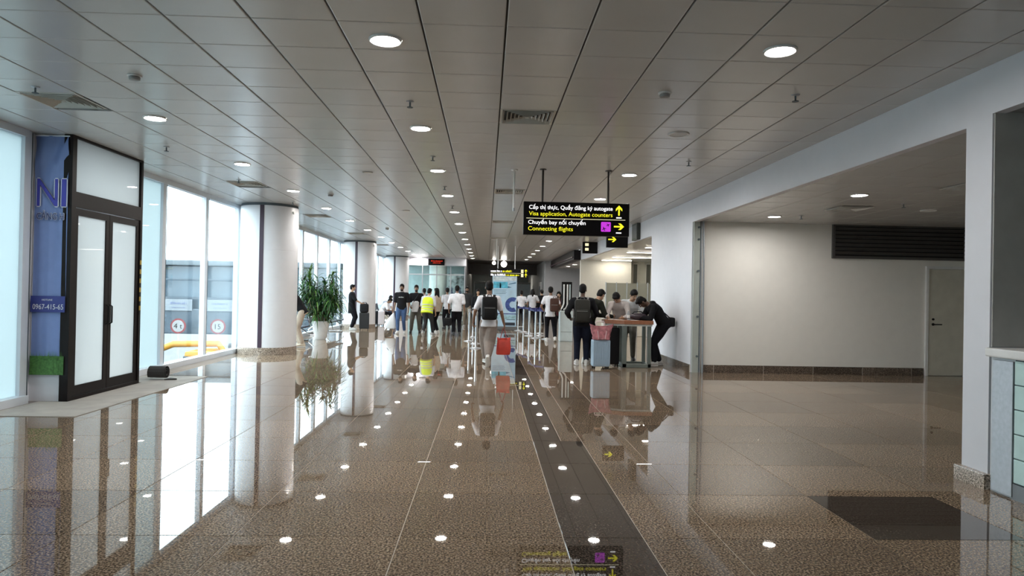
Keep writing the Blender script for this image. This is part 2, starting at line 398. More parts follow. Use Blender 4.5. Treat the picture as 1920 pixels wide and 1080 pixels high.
# ------------------------------------------------------------------ service counter at the right edge
ct = thing('service_counter', 'white service counter with steel edge and stacked pale green glass strips', 'counter', (XR, 5.30, 0))
MB().cbox((.35, -1.05, 1.10), (.80, 2.16, .07), .012).build('worktop', white, ct)
MB().box(.0, .70, -2.1, .02, 0, 1.065).build('body', mat('counter_white', (.66, .68, .70), .4), ct)
MB().cbox((-.012, -.13, .53), (.03, .215, 1.03), .004).build('steel_panel', steel, ct)
MB().box(-.02, 0, -2.08, -.235, 0, .12).build('kick_plate', mat('dark_steel', (.16, .165, .17), .35, metal=.7), ct)
gm = mat('pale_green_glass', (.52, .72, .70), .2, spec=.5)
for k in range(5): MB().cbox((-.012, -1.16, .22+.186*k), (.022, 1.82, .178), .004).build('glass_strip', gm, ct)
MB().box(-.004, 0, -2.08, -.235, .12, 1.06).build('strip_backing', gasket, ct)

# ------------------------------------------------------------------ alcove and far right
aw = MB(); aw.box(XR, 6.25, 29.35, 29.6, 0, H); aw.box(6.2, 6.25, 29.6, 29.75, 0, ZR)
struct('wall_alcove_back', aw, wallC)
struct('wall_alcove_end', MB().box(6.25, 9.4, 29.75, 29.9, 0, ZR), mat('alcove_blind', (.60, .585, .50), .6))
struct('wall_alcove_near', MB().box(XR+.10, 9.4, 16.70, 16.86, 0, H), wallC)
struct('wall_alcove_side', MB().box(9.2, 9.4, 16.86, 33.5, 0, ZR), wallC)
for i, xx in enumerate((6.50, 7.08)):
    wn = tag(bpy.data.objects.new('window_%d' % (i+1), None), None, None, None, 'structure'); COL.objects.link(wn); wn.location = (xx, 29.74, 0)
    MB().box(-.09, .09, -.04, 0, .9, 2.85).build('dark_pane', mat('dark_window', (.12, .12, .10), .2), wn)
    q = MB(); q.box(-.12, -.09, -.06, .0, .87, 2.88); q.box(.09, .12, -.06, .0, .87, 2.88); q.box(-.12, .12, -.06, 0, 2.85, 2.88); q.box(-.12, .12, -.06, 0, .87, .9); q.build('window_frame', wallC, wn)
sc = thing('glass_screen', 'row of patterned glass panels standing behind the people at the table', 'screen', (4.3, 24.5, 0))
rg = glass('ribbed_glass', (.72, .74, .70), frost=.55, fcol=(.50, .49, .44), rough=.1)
for k in range(6):
    MB().cbox((.2+.38*k, 0, 1.0+.45), (.36, .012, .95), .004).build('glass_panel', rg, sc)
    MB().tube([(.01+.38*k, 0, .0), (.01+.38*k, 0, 1.95)], .02, 8).build('post', steel, sc)
MB().cbox((1.12, .25, .49), (2.35, .5, .98), .02).build('counter_base', wallC, sc)
for i, (x0, x1, yy) in enumerate(((4.9, 6.15, 28.9), (4.9, 6.4, 26.4), (4.8, 6.9, 23.2), (4.85, 7.2, 20.7))):
    l = thing('linear_light', 'long bright ceiling strip light in the alcove, %s from its back wall' % ORD[i], 'ceiling light', ((x0+x1)/2, yy, ZR), 0, 'strip lights in the alcove')
    MB().cbox((0, 0, -.012), (x1-x0+.06, .20, .024), .006).build('housing', white, l)
    MB().box(-(x1-x0)/2, (x1-x0)/2, -.08, .08, -.03, -.024).build('diffuser', glow('strip_glow', (1, .93, .80), 7), l)
struct('wall_far_alcove', MB().box(3.45, 8.2, 40.0, 40.2, 0, H), wallG)
struct('wall_far_alcove_side', MB().box(8.0, 8.2, 33.5, 40.0, 0, ZR), wallG)
struct('wall_far_right', MB().box(3.4, 3.55, 40.2, 56, 0, H), mat('far_grey_white', (.36, .37, .38), .6))
bk = thing('dark_bulkhead', 'long dark glossy bulkhead under the ceiling on the right', 'bulkhead', (3.9, 29.4, 2.98))
MB().cbox((0, 9.4, .21), (.30, 18.8, .42), .02).build('casing', mat('gloss_black', (.010, .008, .010), .45, spec=.2), bk)
MB().cbox((-.17, 9.4, .12), (.05, 18.4, .06), .01).build('rail', mat('maroon_trim', (.06, .02, .03), .25), bk)
dr = tag(bpy.data.objects.new('door_2', None), None, None, None, 'structure'); COL.objects.link(dr); dr.location = (3.4, 43, 0)
MB().cbox((-.02, 0, 1.1), (.04, 1.5, 2.2), .01).build('door_leaf', white, dr); MB().box(-.05, -.04, -.35, .35, 1.0, 1.95).build('pane', mat('dark_teal_pane', (.03, .05, .055), .1), dr)

# ------------------------------------------------------------------ far end
fl = MB(); fl.box(-4.45, -1.20, 38.95, 39.1, 2.97, H)
struct('wall_facade_header', fl, wallW)
fc = thing('glass_partition', 'glazed partition with steel posts under a white header at the hall end', 'partition', (-4.45, 39.0, 0))
for k in range(4): MB().box(k*.8+.03, k*.8+.77, -.008, .008, .08, 2.93).build('pane', innerG, fc)
for k in range(5): MB().cbox((k*.8, 0, 1.48), (.06, .08, 2.96), .006).build('post', steel, fc)
MB().cbox((1.6, 0, 2.45), (3.2, .06, .07), .006).build('transom', steel, fc); MB().cbox((1.6, 0, .05), (3.2, .08, .1), .006).build('sill', steel, fc)
struct('wall_far_left', MB().box(-1.30, -1.15, 39.1, 56, 0, H), mat('dark_grey_wall', (.075, .070, .072), .4))
struct('wall_room_back', MB().box(-5.95, -1.3, 46.3, 46.5, 0, H), mat('pale_teal_wall', (.55, .63, .64), .5))
struct('wall_bulkhead_far', MB().box(-1.2, 3.45, 46.4, 46.6, 2.72, H+.02), wallD)
struct('ceiling_far', MB().box(-1.3, 3.6, 46.6, 58, 2.95, 3.1), panelM)
struct('wall_end', MB().box(-1.4, 3.6, 56, 56.2, 0, 3.1), mat('end_grey_teal', (.10, .125, .13), .3))
for i, (x0, x1, m_) in enumerate(((-.9, .1, (.16, .21, .22)), (1.35, 2.1, (.40, .50, .56)), (2.2, 3.2, (.45, .55, .60)))):
    b = thing('passport_booth', ('dark glazed booth at the far left of the end hall', 'pale blue booth right of the standing poster', 'pale booth at the far right of the end hall')[i], 'booth', ((x0+x1)/2, 50, 0))
    wd = x1-x0
    MB().cbox((0, 0, .55), (wd, .7, 1.1), .02).build('desk', mat('booth_desk_%d' % i, m_, .4), b)
    MB().box(-wd/2+.04, wd/2-.04, -.33, -.31, 1.12, 2.15).build('screen', mat('booth_glass_%d' % i, tuple(v*1.2 for v in m_), .15), b)
    for s in (-1, 1): MB().cbox((s*(wd/2-.02), -.32, 1.62), (.05, .05, 1.05), .008).build('post', steel, b)
    MB().cbox((0, -.1, 2.2), (wd, .6, .12), .02).build('canopy', mat('booth_top', (.3, .33, .35), .4), b)
for k, xx in enumerate((-.35, .9, 2.2)):
    l = thing('far_ceiling_light', 'square ceiling light in the end hall, %s from the left' % ORD[k], 'ceiling light', (xx, 51.5, 2.95))
    MB().cbox((0, 0, -.01), (.66, .66, .02), .005).build('frame', white, l); MB().box(-.3, .3, -.3, .3, -.028, -.02).build('diffuser', MATS['strip_glow'], l)
struct('wall_counter_end', MB().box(XR, XR+.10, Y0, 3.18, 0, 3.02), wallW)
rc_ = thing('inner_column', 'white round column seen inside the glass partition', 'column', (-3.05, 43.0, 0))
MB().lathe([(.55, .1), (.55, 3.3)], n=40).build('shaft', mat('inner_column_white', (.7, .73, .75), .4), rc_, smooth=True); MB().lathe([(.57, 0), (.57, .1)], n=40).build('base', plinthM, rc_); MB().lathe([(.53, 3.3), (.53, 3.42)], n=32).build('neck', gasket, rc_)
mu = thing('photo_mural', 'blurry photo mural with figures inside the glass partition', 'mural', (-1.88, 42.0, 0))
MB().cbox((0, 0, 1.45), (.95, .05, 2.3), .01).build('panel', mat('mural_mix', (.30, .34, .38), .5, var=.85, scale=3.2), mu); MB().cbox((-.52, 0, 1.2), (.06, .08, 2.5), .008).build('post', steel, mu); MB().cbox((.52, 0, 1.2), (.06, .08, 2.5), .008).build('post', steel, mu)
fm = mat('mural_figures', (.10, .12, .20), .5, var=.5, scale=8)
for i_, (x_, z_) in enumerate(((-.25, 1.2), (0, 1.05), (.24, 1.25))): MB().ell((x_, -.03, z_+.45), (.07, .006, .09)).build('printed_figure', fm, mu); MB().ell((x_, -.03, z_), (.12, .006, .38)).build('printed_figure', fm, mu)
for k, xx in enumerate((-3.9, -2.4)):  # two glowing panels added to brighten the room behind the glass
    l = thing('room_fill_light', 'added square fill light behind the glass partition, %s from the left' % ORD[k], 'ceiling light', (xx, 41.0, H-.015))
    MB().cbox((0, 0, -.012), (.66, .66, .024), .005).build('frame', white, l); MB().box(-.3, .3, -.3, .3, -.03, -.024).build('diffuser', MATS['strip_glow'], l)
# room behind the camera
struct('wall_back', MB().box(-6.0, 7.2, Y0-.2, Y0, 0, H+.2), wallC)
struct('wall_bay_side', MB().box(7.0, 7.2, Y0, 5.345, 0, 3.2), wallC)

# ------------------------------------------------------------------ glazed left wall
def pane(name, y0, y1, mt, n, z0=.10, z1=3.36):
    wn = tag(bpy.data.objects.new('window_%d' % n, None), name, None, None, 'structure'); COL.objects.link(wn); wn.location = (XL, y0, 0)
    MB().box(-.03, -.018, 0, y1-y0, z0, z1).build('pane', mt, wn); return wn
MULL = [8.77-1.96*k for k in range(9, 0, -1)] + [8.77, 10.75, 12.42, 14.27, 16.1, 18.0, 19.9, 21.65, 23.5, 25.3, 27.1, 29, 30.9, 32.8, 34.7, 36.6, 38.5, 40.4, 42.3, 44.2, 46.1]
n = 2
for i in range(len(MULL)-1):
    a, b = MULL[i], MULL[i+1]; n += 1
    if abs(a-8.77) < .01: continue                      # vestibule
    fro = b < 8.9 or abs(a-10.75) < .01
    wn = pane('frosted window pane left of the banner' if b > 8.7 and b < 8.9 else ('narrow frosted pane right of the black double door' if abs(a-10.75) < .01 else None), a+.06, b-.06, frostG if fro else clearG, n)
    L_ = b-a
    MB().box(-.06, .10, -.06, L_-.06, 0, .10).build('window_sill', alu, wn)
    MB().box(-.08, .04, -.06, L_-.06, 3.33, H+.02).build('window_head', alu, wn)
    MB().box(-.035, -.012, -.003, .012, .1, 3.33).build('gasket', gasket, wn)
    MB().cbox((-.02, L_-.06, 1.71), (.10, .125, 3.42), .006).build('mullion', alu, wn)
    MB().box(.028, .033, L_+.005, L_+.02, 0, 3.4).build('mullion_groove', gasket, wn)
# vestibule with the black double door
ve = tag(bpy.data.objects.new('door_3', None), 'black framed double door with frosted white glass and transom', None, None, 'structure'); COL.objects.link(ve); ve.location = (-5.35, 8.93, 0)
q = MB(); q.box(-.08, .03, 0, .09, 0, H); q.box(-.08, .03, 1.74, 1.80, 0, H); q.box(-.06, .03, .09, 1.74, 2.50, 2.70); q.box(-.06, .03, .09, 1.74, H-.03, H); q.box(-.06, .03, .09, 1.74, 0, .045)
q.build('door_frame', frameB, ve)
MB().box(-.02, -.005, .09, 1.74, 2.70, H-.03).build('transom_pane', doorG, ve)
for k in range(2):
    y0 = .09 + k*.825
    q = MB(); q.box(-.03, .015, y0+.005, y0+.085, .05, 2.49); q.box(-.03, .015, y0+.74, y0+.82, .05, 2.49); q.box(-.03, .015, y0+.085, y0+.74, .05, .18); q.box(-.03, .015, y0+.085, y0+.74, 2.40, 2.49)
    lf = q.build('door_leaf', frameB, ve)
    MB().box(-.012, 0, y0+.085, y0+.74, .18, 2.40).build('pane', doorG, lf)
    yy = y0 + (.78 if k == 0 else .045)
    MB().tube([(.015, yy, .95), (.05, yy, .97), (.05, yy, 1.2), (.015, yy, 1.22)], .011, 8).build('door_handle', blackP, lf, smooth=True)
hz = MB(); q2 = MB()
for k in range(12): (hz if k % 2 else q2).box(.031, .033, 1.745, 1.795, 1.05+.07*k, 1.05+.07*(k+1))
hz.build('warning_tape', mat('tape_yellow', (.40, .28, .04), .5), ve); q2.build('warning_tape', blackP, ve)
struct('wall_vestibule', MB().box(XL-.1, -5.40, 8.96, 9.02, 0, H).box(XL-.1, -5.40, 10.66, 10.72, 0, H).box(XL-.06, XL-.02, 8.72, 8.96, 0, H).box(XL-.06, XL-.02, 10.72, 10.80, 0, H), wallW)
# floor mat in front of the door
mt_ = tag(MB().box(-5.30, -4.62, 7.9, 11.6, 0, .006).box(-5.66, -5.30, 7.9, 8.90, 0, .006).box(-5.66,-5.30,10.78,11.6,0,.006).build('door_mat', mat('dusty_grey_mat', (.36, .34, .31), .85, var=.15, scale=3)), 'dusty grey mat laid along the floor before the black door', 'mat')
rl = thing('rolled_mat', 'dark rolled up mat lying beside the black door', 'mat roll', (-5.25, 11.15, 0))
pts = [];
for k in range(40): t = k*.42; r_ = .03 + .0022*k; pts.append((r_*math.cos(t), r_*math.sin(t)))
sp = MB(); Ty = Matrix(((0, 0, 1, -.10), (1, 0, 0, 0), (0, 1, 0, .118), (0, 0, 0, 1)))
for k in range(39):
    (x0, y0), (x1, y1) = pts[k], pts[k+1]; l0 = math.hypot(x0, y0) or 1; l1 = math.hypot(x1, y1)
    sp.prism([(x0, y0), (x1, y1), (x1*(1-.009/l1), y1*(1-.009/l1)), (x0*(1-.009/l0), y0*(1-.009/l0))], Ty, .26)
sp.build('roll', mat('mat_rubber', (.035, .033, .032), .8), rl)
MB().add([(.16,-.1,.01),(.34,-.05,.01),(.16,.12,.01),(.16,-.1,.02),(.34,-.05,.03),(.16,.12,.02)], [(2,1,0),(3,4,5),(0,1,4,3),(1,2,5,4),(2,0,3,5)]).build('flap', MATS['mat_rubber'], rl)
# banner
bn = thing('hanging_banner', 'blue printed banner with large letters and a grass strip beside the black door', 'banner', (-5.80, 8.955, 0))
bl = mat('banner_blue', (.20, .29, .58), .5, var=.12, scale=2.2)
q = MB(); NX, NZ = 14, 60; V = []; F = []
for side in (0, 1):
    for j in range(NZ+1):
        for i in range(NX+1):
            u, v_ = i/NX, j/NZ; z = .34 + 3.05*v_; x = .01 + .42*u
            top = max(0, (z-2.6)/.8)
            dy = .012*math.sin(9*u + 3*v_)*.4 + top*.02*math.sin(11*(u*.9 + (3.39-z)*1.1)) + .004*math.sin(23*u)
            V.append((x, dy - .02 + side*.003, z))
W_ = NX+1; S_ = W_*(NZ+1)
for j in range(NZ):
    for i in range(NX):
        a = j*W_+i; F.append((a, a+1, a+W_+1, a+W_)); F.append((S_+a, S_+a+W_, S_+a+W_+1, S_+a+1))
q.add(V, F).build('cloth', bl, bn, smooth=True)
gr = MB()
for k in range(110):
    x = .012 + .40*random.random(); hh = .22+.10*random.random(); gr.add([(x-.007,-.042,.34),(x+.007,-.042,.34),(x+random.uniform(-.012,.012),-.044,.34+hh)], [(0,1,2)])
tag(gr.build('printed_grass', mat('grass_print', (.07, .20, .045), .6, var=.35, scale=40), bn), 'green grass strip printed at the foot')
MB().box(.010, .43, -.040, -.038, .34, .58).build('printed_grass_ground', MATS['grass_print'], bn)
MB().box(.006, .432, -.044, -.041, 1.14, 1.345).build('hotline_panel', mat('banner_navy', (.04, .055, .26), .5), bn)
lw = mat('banner_white', (.72, .75, .82), .5)
def banner_text(s, z, h, x, wd, mt, halo=False):
    if halo:
        e_ = .012 if h > .2 else .006
        for dx, dz in ((-e_, 0), (e_, 0), (0, -e_), (0, e_)): text(s, 'letter_halo', lw, bn, (x+dx, -.043, z+dz), wd, h, extrude=.001)
    text(s, 'lettering', mt, bn, (x, -.047, z), wd, h, extrude=.001)
navyT = mat('letter_blue', (.055, .06, .42), .5)
banner_text('N', 2.49, .35, .055, .26, navyT, True); banner_text('I', 2.49, .35, .362, .06, navyT, True)
banner_text('C\u1ea2NG H', 2.32, .115, .055, .34, mat('letter_navy', (.04, .06, .22), .5), True)
banner_text('HOTLINE', 1.285, .022, .15, .13, lw); banner_text('0967-415-65', 1.175, .066, .035, .38, lw)
MB().box(.0, .44, -.035, -.02, 3.385, 3.40).build('banner_rail', alu, bn)

# ------------------------------------------------------------------ columns
colm = mat('column_white_panel', (.74, .75, .78), .3, var=.015); stripeM = mat('maroon_stripe', (.035, .012, .03), .3)
for i, (cx, cy) in enumerate(((-5.07, 16.1), (-5.03, 27.25), (-5.0, 38.3))):
    c = thing('round_column', ('nearest fat white round column with maroon stripe and granite base', 'middle white round column behind the standing man with suitcase', 'farthest white round column beside the glass partition')[i], 'column', (cx, cy, 0), 0, 'round columns along the windows')
    MB().lathe([(.64, .16), (.64, 1.2), (.637, 1.203), (.637, 1.208), (.64, 1.211), (.64, 2.35), (.637, 2.353), (.637, 2.358), (.64, 2.361), (.64, 3.36)], n=56).build('shaft', colm, c, smooth=True)
    MB().lathe([(.655, 0), (.655, .155), (.65, .16)], n=56).build('base', plinthM if i else plinthM, c)
    MB().lathe([(.625, 3.36), (.625, 3.42)], n=56).build('shadow_gap', gasket, c)
    a0 = math.atan2(-cy, -cx) - (.27 if i == 0 else .22)
    sM = MB().box(.632, .648, -.045, .045, .16, 3.36, Matrix.Rotation(a0, 4, 'Z')); sM.build('stripe', stripeM, c)
    a1 = a0 + 1.15; MB().cap((.645*math.cos(a1), .645*math.sin(a1), 3.25), (.66*math.cos(a1), .66*math.sin(a1), 3.22), .02, .02).build('sensor', white, c, smooth=True)

# ------------------------------------------------------------------ ceiling fixtures
def downlight(x, y, label, z=H, lit=True, r=.105, group='round downlights in the hall ceiling'):
    l = thing('downlight', label, 'downlight', (x, y, z), 0, group)
    MB().tube([((r+.010)*math.cos(2*math.pi*i/28), (r+.010)*math.sin(2*math.pi*i/28), -.004) for i in range(29)], .013, 8, False).build('trim_ring', white, l, smooth=True)
    MB().lathe([(r, -.008), (r, -.003)], n=28).build('diffuser', lampM if lit else deadM, l)
    return l
for k in range(13): downlight(-3.82, 5.14+2.79*k, 'lit round downlight in the ceiling row nearest the windows, %s from the front' % ORD[k])
for k in range(15): downlight(-.81, 5.25+2.80*k, 'lit round downlight in the middle ceiling row, %s from the front' % ORD[k])
for k in range(15):
    if k == 1: downlight(2.24, 5.2+2.80*k, 'unlit round downlight between two lit ones on the right', lit=False)
    else: downlight(2.24, 5.2+2.80*k, 'lit round downlight in the right hand ceiling row, %s from the front' % ORD[k])
downlight(5.24, 9.45, 'larger looking lit downlight in the recess ceiling', ZR, r=.10, group='recess downlights'); downlight(5.2, 12.2, 'lit downlight in the recess ceiling close to its back wall', ZR, r=.10, group='recess downlights')
downlight(7.2, 10.9, 'unlit round downlight in the recess ceiling above the louvre', ZR, lit=False, r=.1, group='recess downlights')
downlight(4.42, 37.0, 'lit downlight in the far grey alcove, the left one', ZR+.02, group='far alcove downlights'); downlight(4.45, 34.5, 'lit downlight in the far grey alcove, the right one', ZR+.02, group='far alcove downlights')
def globe(x, y, r, label):
    l = thing('globe_light', label, 'ceiling light', (x, y, H)); MB().tube([(0, 0, -.002), (0, 0, -.06)], .03, 10).build('stem', white, l); MB().ell((0, 0, -.06-r), (r, r, r), None, 14, 10).build('globe', MATS.get('globe_glow') or glow('globe_glow', (1, .95, .87), 2.2), l, smooth=True)
globe(.42, 40.6, .11, 'small round globe light under the far ceiling, left of the bigger one'); globe(1.0, 40.4, .18, 'bigger round globe light under the far ceiling')
vm = mat('diffuser_grey_white', (.58, .57, .53), .5)
def diffuser(x, y, label, z=H, s=.54, group='square air diffusers in the ceiling'):
    l = thing('air_diffuser', label, 'air vent', (x, y, z), 0, group)
    MB().box(-s/2-.025, s/2+.025, -s/2-.02, s/2+.02, .03, .035).build('duct_plate', blackP, l)
    def ring(a, b, z0, z1):
        q = MB(); A = [(-a,-a),(a,-a),(a,a),(-a,a)]; B_ = [(-b,-b),(b,-b),(b,b),(-b,b)]
        v = [(p[0],p[1],z0) for p in A]+[(p[0],p[1],z1) for p in B_]+[(p[0],p[1],z0+.004) for p in A]+[(p[0],p[1],z1+.004) for p in B_]
        fcs = []
        for i in range(4): j = (i+1) % 4; fcs += [(i,4+i,4+j,j),(8+i,8+j,12+j,12+i),(i,j,8+j,8+i),(4+i,12+i,12+j,4+j)]
        return q.add(v, fcs)
    ring(s/2+.025, s/2, -.004, -.004).build('frame', vm, l)
    for k in range(6): a = s/2*(1-.155*k)-.004; ring(a, a-.020, -.012, .022).build('louvre_blade', vm, l)
    MB().box(-.02, .02, -.02, .02, -.012, -.008).build('centre_plate', vm, l)
names = ['square louvred air diffuser in front of the hanging sign', 'square air diffuser behind the hanging sign', 'third square air diffuser along the middle of the ceiling', 'farthest square air diffuser along the middle of the ceiling',
         'square air diffuser in the ceiling above the banner', 'square air diffuser in the ceiling before the nearest column', 'square air diffuser between the nearest and middle columns', 'square air diffuser just before the middle column', 'square air diffuser beyond the middle column']
for (x, y), nm in zip(DIFF, names): diffuser(x, y, nm)
diffuser(5.85, 10.85, 'square air diffuser in the recess ceiling nearer its back wall', ZR-.012, .5, 'recess diffusers'); diffuser(6.2, 8.5, 'square air diffuser in the recess ceiling beside the white pier', ZR-.012, .5, 'recess diffusers')
diffuser(4.85, 4.75, 'square air vent in the low ceiling over the service counter', 3.03-.012, .5, 'counter bay vents')
def sprinkler(x, y, label, z=H):
    l = thing('sprinkler', label, 'sprinkler', (x, y, z), 0, 'fire sprinklers in the ceiling')
    MB().lathe([(.012, -.012), (.036, -.008), (.04, -.001)], n=14).build('rosette', steel, l)
    MB().tube([(0, 0, -.008), (0, 0, -.06)], .009, 8).build('stem', gasket, l)
    MB().lathe([(.03, -.066), (.03, -.060)], n=12).build('deflector', gasket, l)
SP = [(-.81, 6.94), (-.80, 9.74), (-.8, 12.5), (-.8, 15.3), (-4.43, 6.81), (-4.44, 9.56), (-4.44, 12.3), (-4.3, 15.2), (2.88, 6.33), (2.85, 9.63)]
SN = ['sprinkler between the two nearest downlights of the middle row', 'sprinkler between the second and third downlights of the middle row', 'sprinkler just before the fourth downlight of the middle row', 'sprinkler just before the fifth downlight of the middle row',
      'sprinkler beside the air diffuser above the banner', 'sprinkler in the ceiling right of the black door', 'sprinkler beside the diffuser before the nearest column', 'sprinkler at the top of the nearest column', 'nearest sprinkler on the right side of the ceiling', 'sprinkler in the ceiling above the wall beside the recess']
for (x, y), nm in zip(SP, SN): sprinkler(x, y, nm)
sprinkler(6.35, 10.2, 'sprinkler in the recess ceiling left of the louvre', ZR); sprinkler(5.6, 12.0, 'sprinkler in the recess ceiling beside the rear downlight', ZR)
def detector(x, y, label, z=H):
    l = thing('smoke_detector', label, 'smoke detector', (x, y, z), 0, 'smoke detectors in the ceiling')
    MB().lathe([(.045, -.014), (.062, -.010), (.062, -.001)], n=20).build('base', white, l)
    MB().lathe([(.03, -.05), (.046, -.044), (.05, -.02), (.045, -.014)], n=20).build('head', greyP, l, smooth=True)
for x, y, nm in ((-3.25, 6.35, 'smoke detector in the ceiling above the black door'), (1.65, 6.39, 'smoke detector in the ceiling right of the sign'), (-3.18, 13.89, 'smoke detector above the nearest column row'), (-3.1, 21.2, 'far smoke detector before the middle column')): detector(x, y, nm)
detector(7.3, 10.0, 'smoke detector in the recess ceiling', ZR)
def speaker(x, y, label, r=.085):
    l = thing('ceiling_speaker', label, 'speaker', (x, y, H), 0, 'flat round ceiling speakers'); MB().lathe([(r*.85, -.010), (r, -.006), (r, -.001)], n=24).build('rim', greyP, l); MB().lathe([(r*.8, -.013), (r*.8, -.009)], n=24).build('grille', vm, l)
speaker(-1.97, 11.2, 'flat round speaker in the ceiling left of the third downlight'); speaker(-1.95, 16.4, 'flat round speaker farther along the ceiling')
for x, y, L_, nm in ((.40, 10.62, .62, 'white rod hanging from the ceiling just left of the sign'), (.34, 24.3, .74, 'farther white rod hanging from the ceiling')):
    l = thing('ceiling_rod', nm, 'rod', (x, y, H)); MB().tube([(0, 0, 0), (0, 0, -L_)], .016, 10).build('rod', white, l); MB().lathe([(.05, -.012), (.055, 0)], n=16).build('flange', white, l); MB().lathe([(.02, -L_-.03), (.024, -L_+.02)], n=12).build('end_cap', steel, l)

# ------------------------------------------------------------------ hanging signs
wT = glow('sign_white', (1, 1, 1), .45); yT = glow('sign_yellow', (1, .93, .03), .30); pT = glow('sign_purple', (.70, .06, .85), .22)
bk_ = mat('sign_black', (.006, .005, .006), .5, spec=.15)
TXZ = Matrix(((1, 0, 0, 0), (0, 0, -1, 0), (0, 1, 0, 0), (0, 0, 0, 1)))     # xy plane of a shape -> facing the hall entrance
def shape(poly, name, mt, parent, loc, th=.002):
    return MB().prism(poly, TXZ, th).build(name, mt, parent, loc)
ARR = [(-.012, -.075), (.012, -.075), (.012, .03), (.05, -.008), (.05, .03), (0, .082), (-.05, .03), (-.05, -.008), (-.012, .03)]
sg = thing('hanging_sign', 'black illuminated direction sign with white and yellow lettering hanging from two rods', 'sign', (1.365, 10.46, 2.40))
MB().cbox((0, .06, .255), (1.64, .12, .51), .012).build('sign_box', bk_, sg)
for x in (-.525, .495):
    MB().tube([(x, .06, .51), (x, .06, 1.02)], .017, 10).build('hanging_rod', mat('dark_bronze', (.03, .022, .018), .35), sg); MB().lathe([(.05, 1.005), (.055, 1.02)], (x, .06, 0), 16).build('flange', MATS['dark_bronze'], sg)
fy = -.006
text('C\u1ea5p th\u1ecb th\u1ef1c, Qu\u1ea7y \u0111\u0103ng k\u00fd autogate', 'lettering', wT, sg, (-.735, fy, .375), 1.29, .098)
text('Visa application, Autogate counters', 'lettering', yT, sg, (-.735, fy, .275), 1.29, .082)
text('Chuy\u1ebfn bay n\u1ed1i chuy\u1ebfn', 'lettering', wT, sg, (-.745, fy, .145), .885, .098)
text('Connecting flights', 'lettering', yT, sg, (-.745, fy, .045), .69, .082)
MB().box(-.775, .755, fy, 0, .249, .256).build('divider_line', glow('sign_line', (1, .95, .6), .25), sg)
shape(ARR, 'arrow', yT, sg, (.655, fy+.002, .395)); MB().box(.615, .695, fy, 0, .278, .294).build('arrow_bar', wT, sg)
shape([(y, -x) for x, y in reversed(ARR)], 'arrow', yT, sg, (.655, fy+.002, .15)); MB().box(.615, .695, fy, 0, .045, .061).build('arrow_bar', wT, sg)
ic = shape([(-.075, -.065), (-.065, -.075), (.065, -.075), (.075, -.065), (.075, .065), (.065, .075), (-.065, .075), (-.075, .065)], 'transfer_icon', pT, sg, (.455, fy+.002, .143))
PL = [(0, .045), (.008, .03), (.009, .01), (.045, -.012), (.045, -.02), (.009, -.010), (.007, -.032), (.018, -.042), (.018, -.047), (0, -.041)]
PL = PL + [(-x, y) for x, y in reversed(PL[1:-1])]
dk = mat('icon_dark', (.06, .004, .09), .5)
for dx, dy, s, a in ((-.03, -.028, .75, 20), (.036, .03, .62, -60)):
    ca, sa = math.cos(R(a)), math.sin(R(a)); shape([((x*ca-y*sa)*s+dx, (x*sa+y*ca)*s+dy) for x, y in PL], 'plane_symbol', dk, ic, (0, -.0025, 0), .001)
s2 = thing('far_hanging_sign', 'smaller looking black direction sign hanging far down the hall above the poster', 'sign', (.905, 28.0, 2.14))
MB().cbox((0, .06, .17), (1.58, .12, .34), .012).build('sign_box', bk_, s2)
for x in (-.45, .25): MB().tube([(x, .06, .34), (x, .06, 1.28)], .016, 8).build('hanging_rod', white, s2)
def dashes(parent, x0, x1, z, h, mt, y, seed):
    rr = random.Random(seed); q = MB(); x = x0
    while x < x1: wd = rr.uniform(.25, .75)*h; q.box(x, min(x+wd, x1), y-.002, y, z, z+h*rr.choice((.72, .72, 1))); x += wd + h*.16*rr.choice((1, 1, 3))
    return tag(q.build('lettering', mt, parent), kind='stuff')
dashes(s2, -.74, -.28, .205, .075, wT, -.001, 1); dashes(s2, -.26, .12, .205, .075, yT, -.001, 2); dashes(s2, -.74, -.15, .05, .075, wT, -.001, 3); dashes(s2, -.13, .42, .05, .075, yT, -.001, 4)
MB().box(-.74, .5, -.003, 0, .155, .165).build('divider_line', MATS['sign_line'], s2)
for z in (.245, .08): shape(ARR, 'arrow', yT, s2, (.70, 0, z)); MB().box(.5, .60, -.003, 0, z-.07, z+.07).build('pictogram', glow('sign_cream', (1, .9, .55), .28) if 'sign_cream' not in MATS else MATS['sign_cream'], s2)
ld = thing('led_board', 'black display board with red lettering over the glass partition', 'display', (-2.87, 38.85, 2.98))
MB().cbox((0, .05, .18), (.92, .1, .36), .012).build('case', bk_, ld); rT = glow('led_red', (1, .05, .02), .25)
dashes(ld, -.3, .34, .21, .06, rT, -.002, 5); dashes(ld, -.2, .26, .11, .05, rT, -.002, 6)
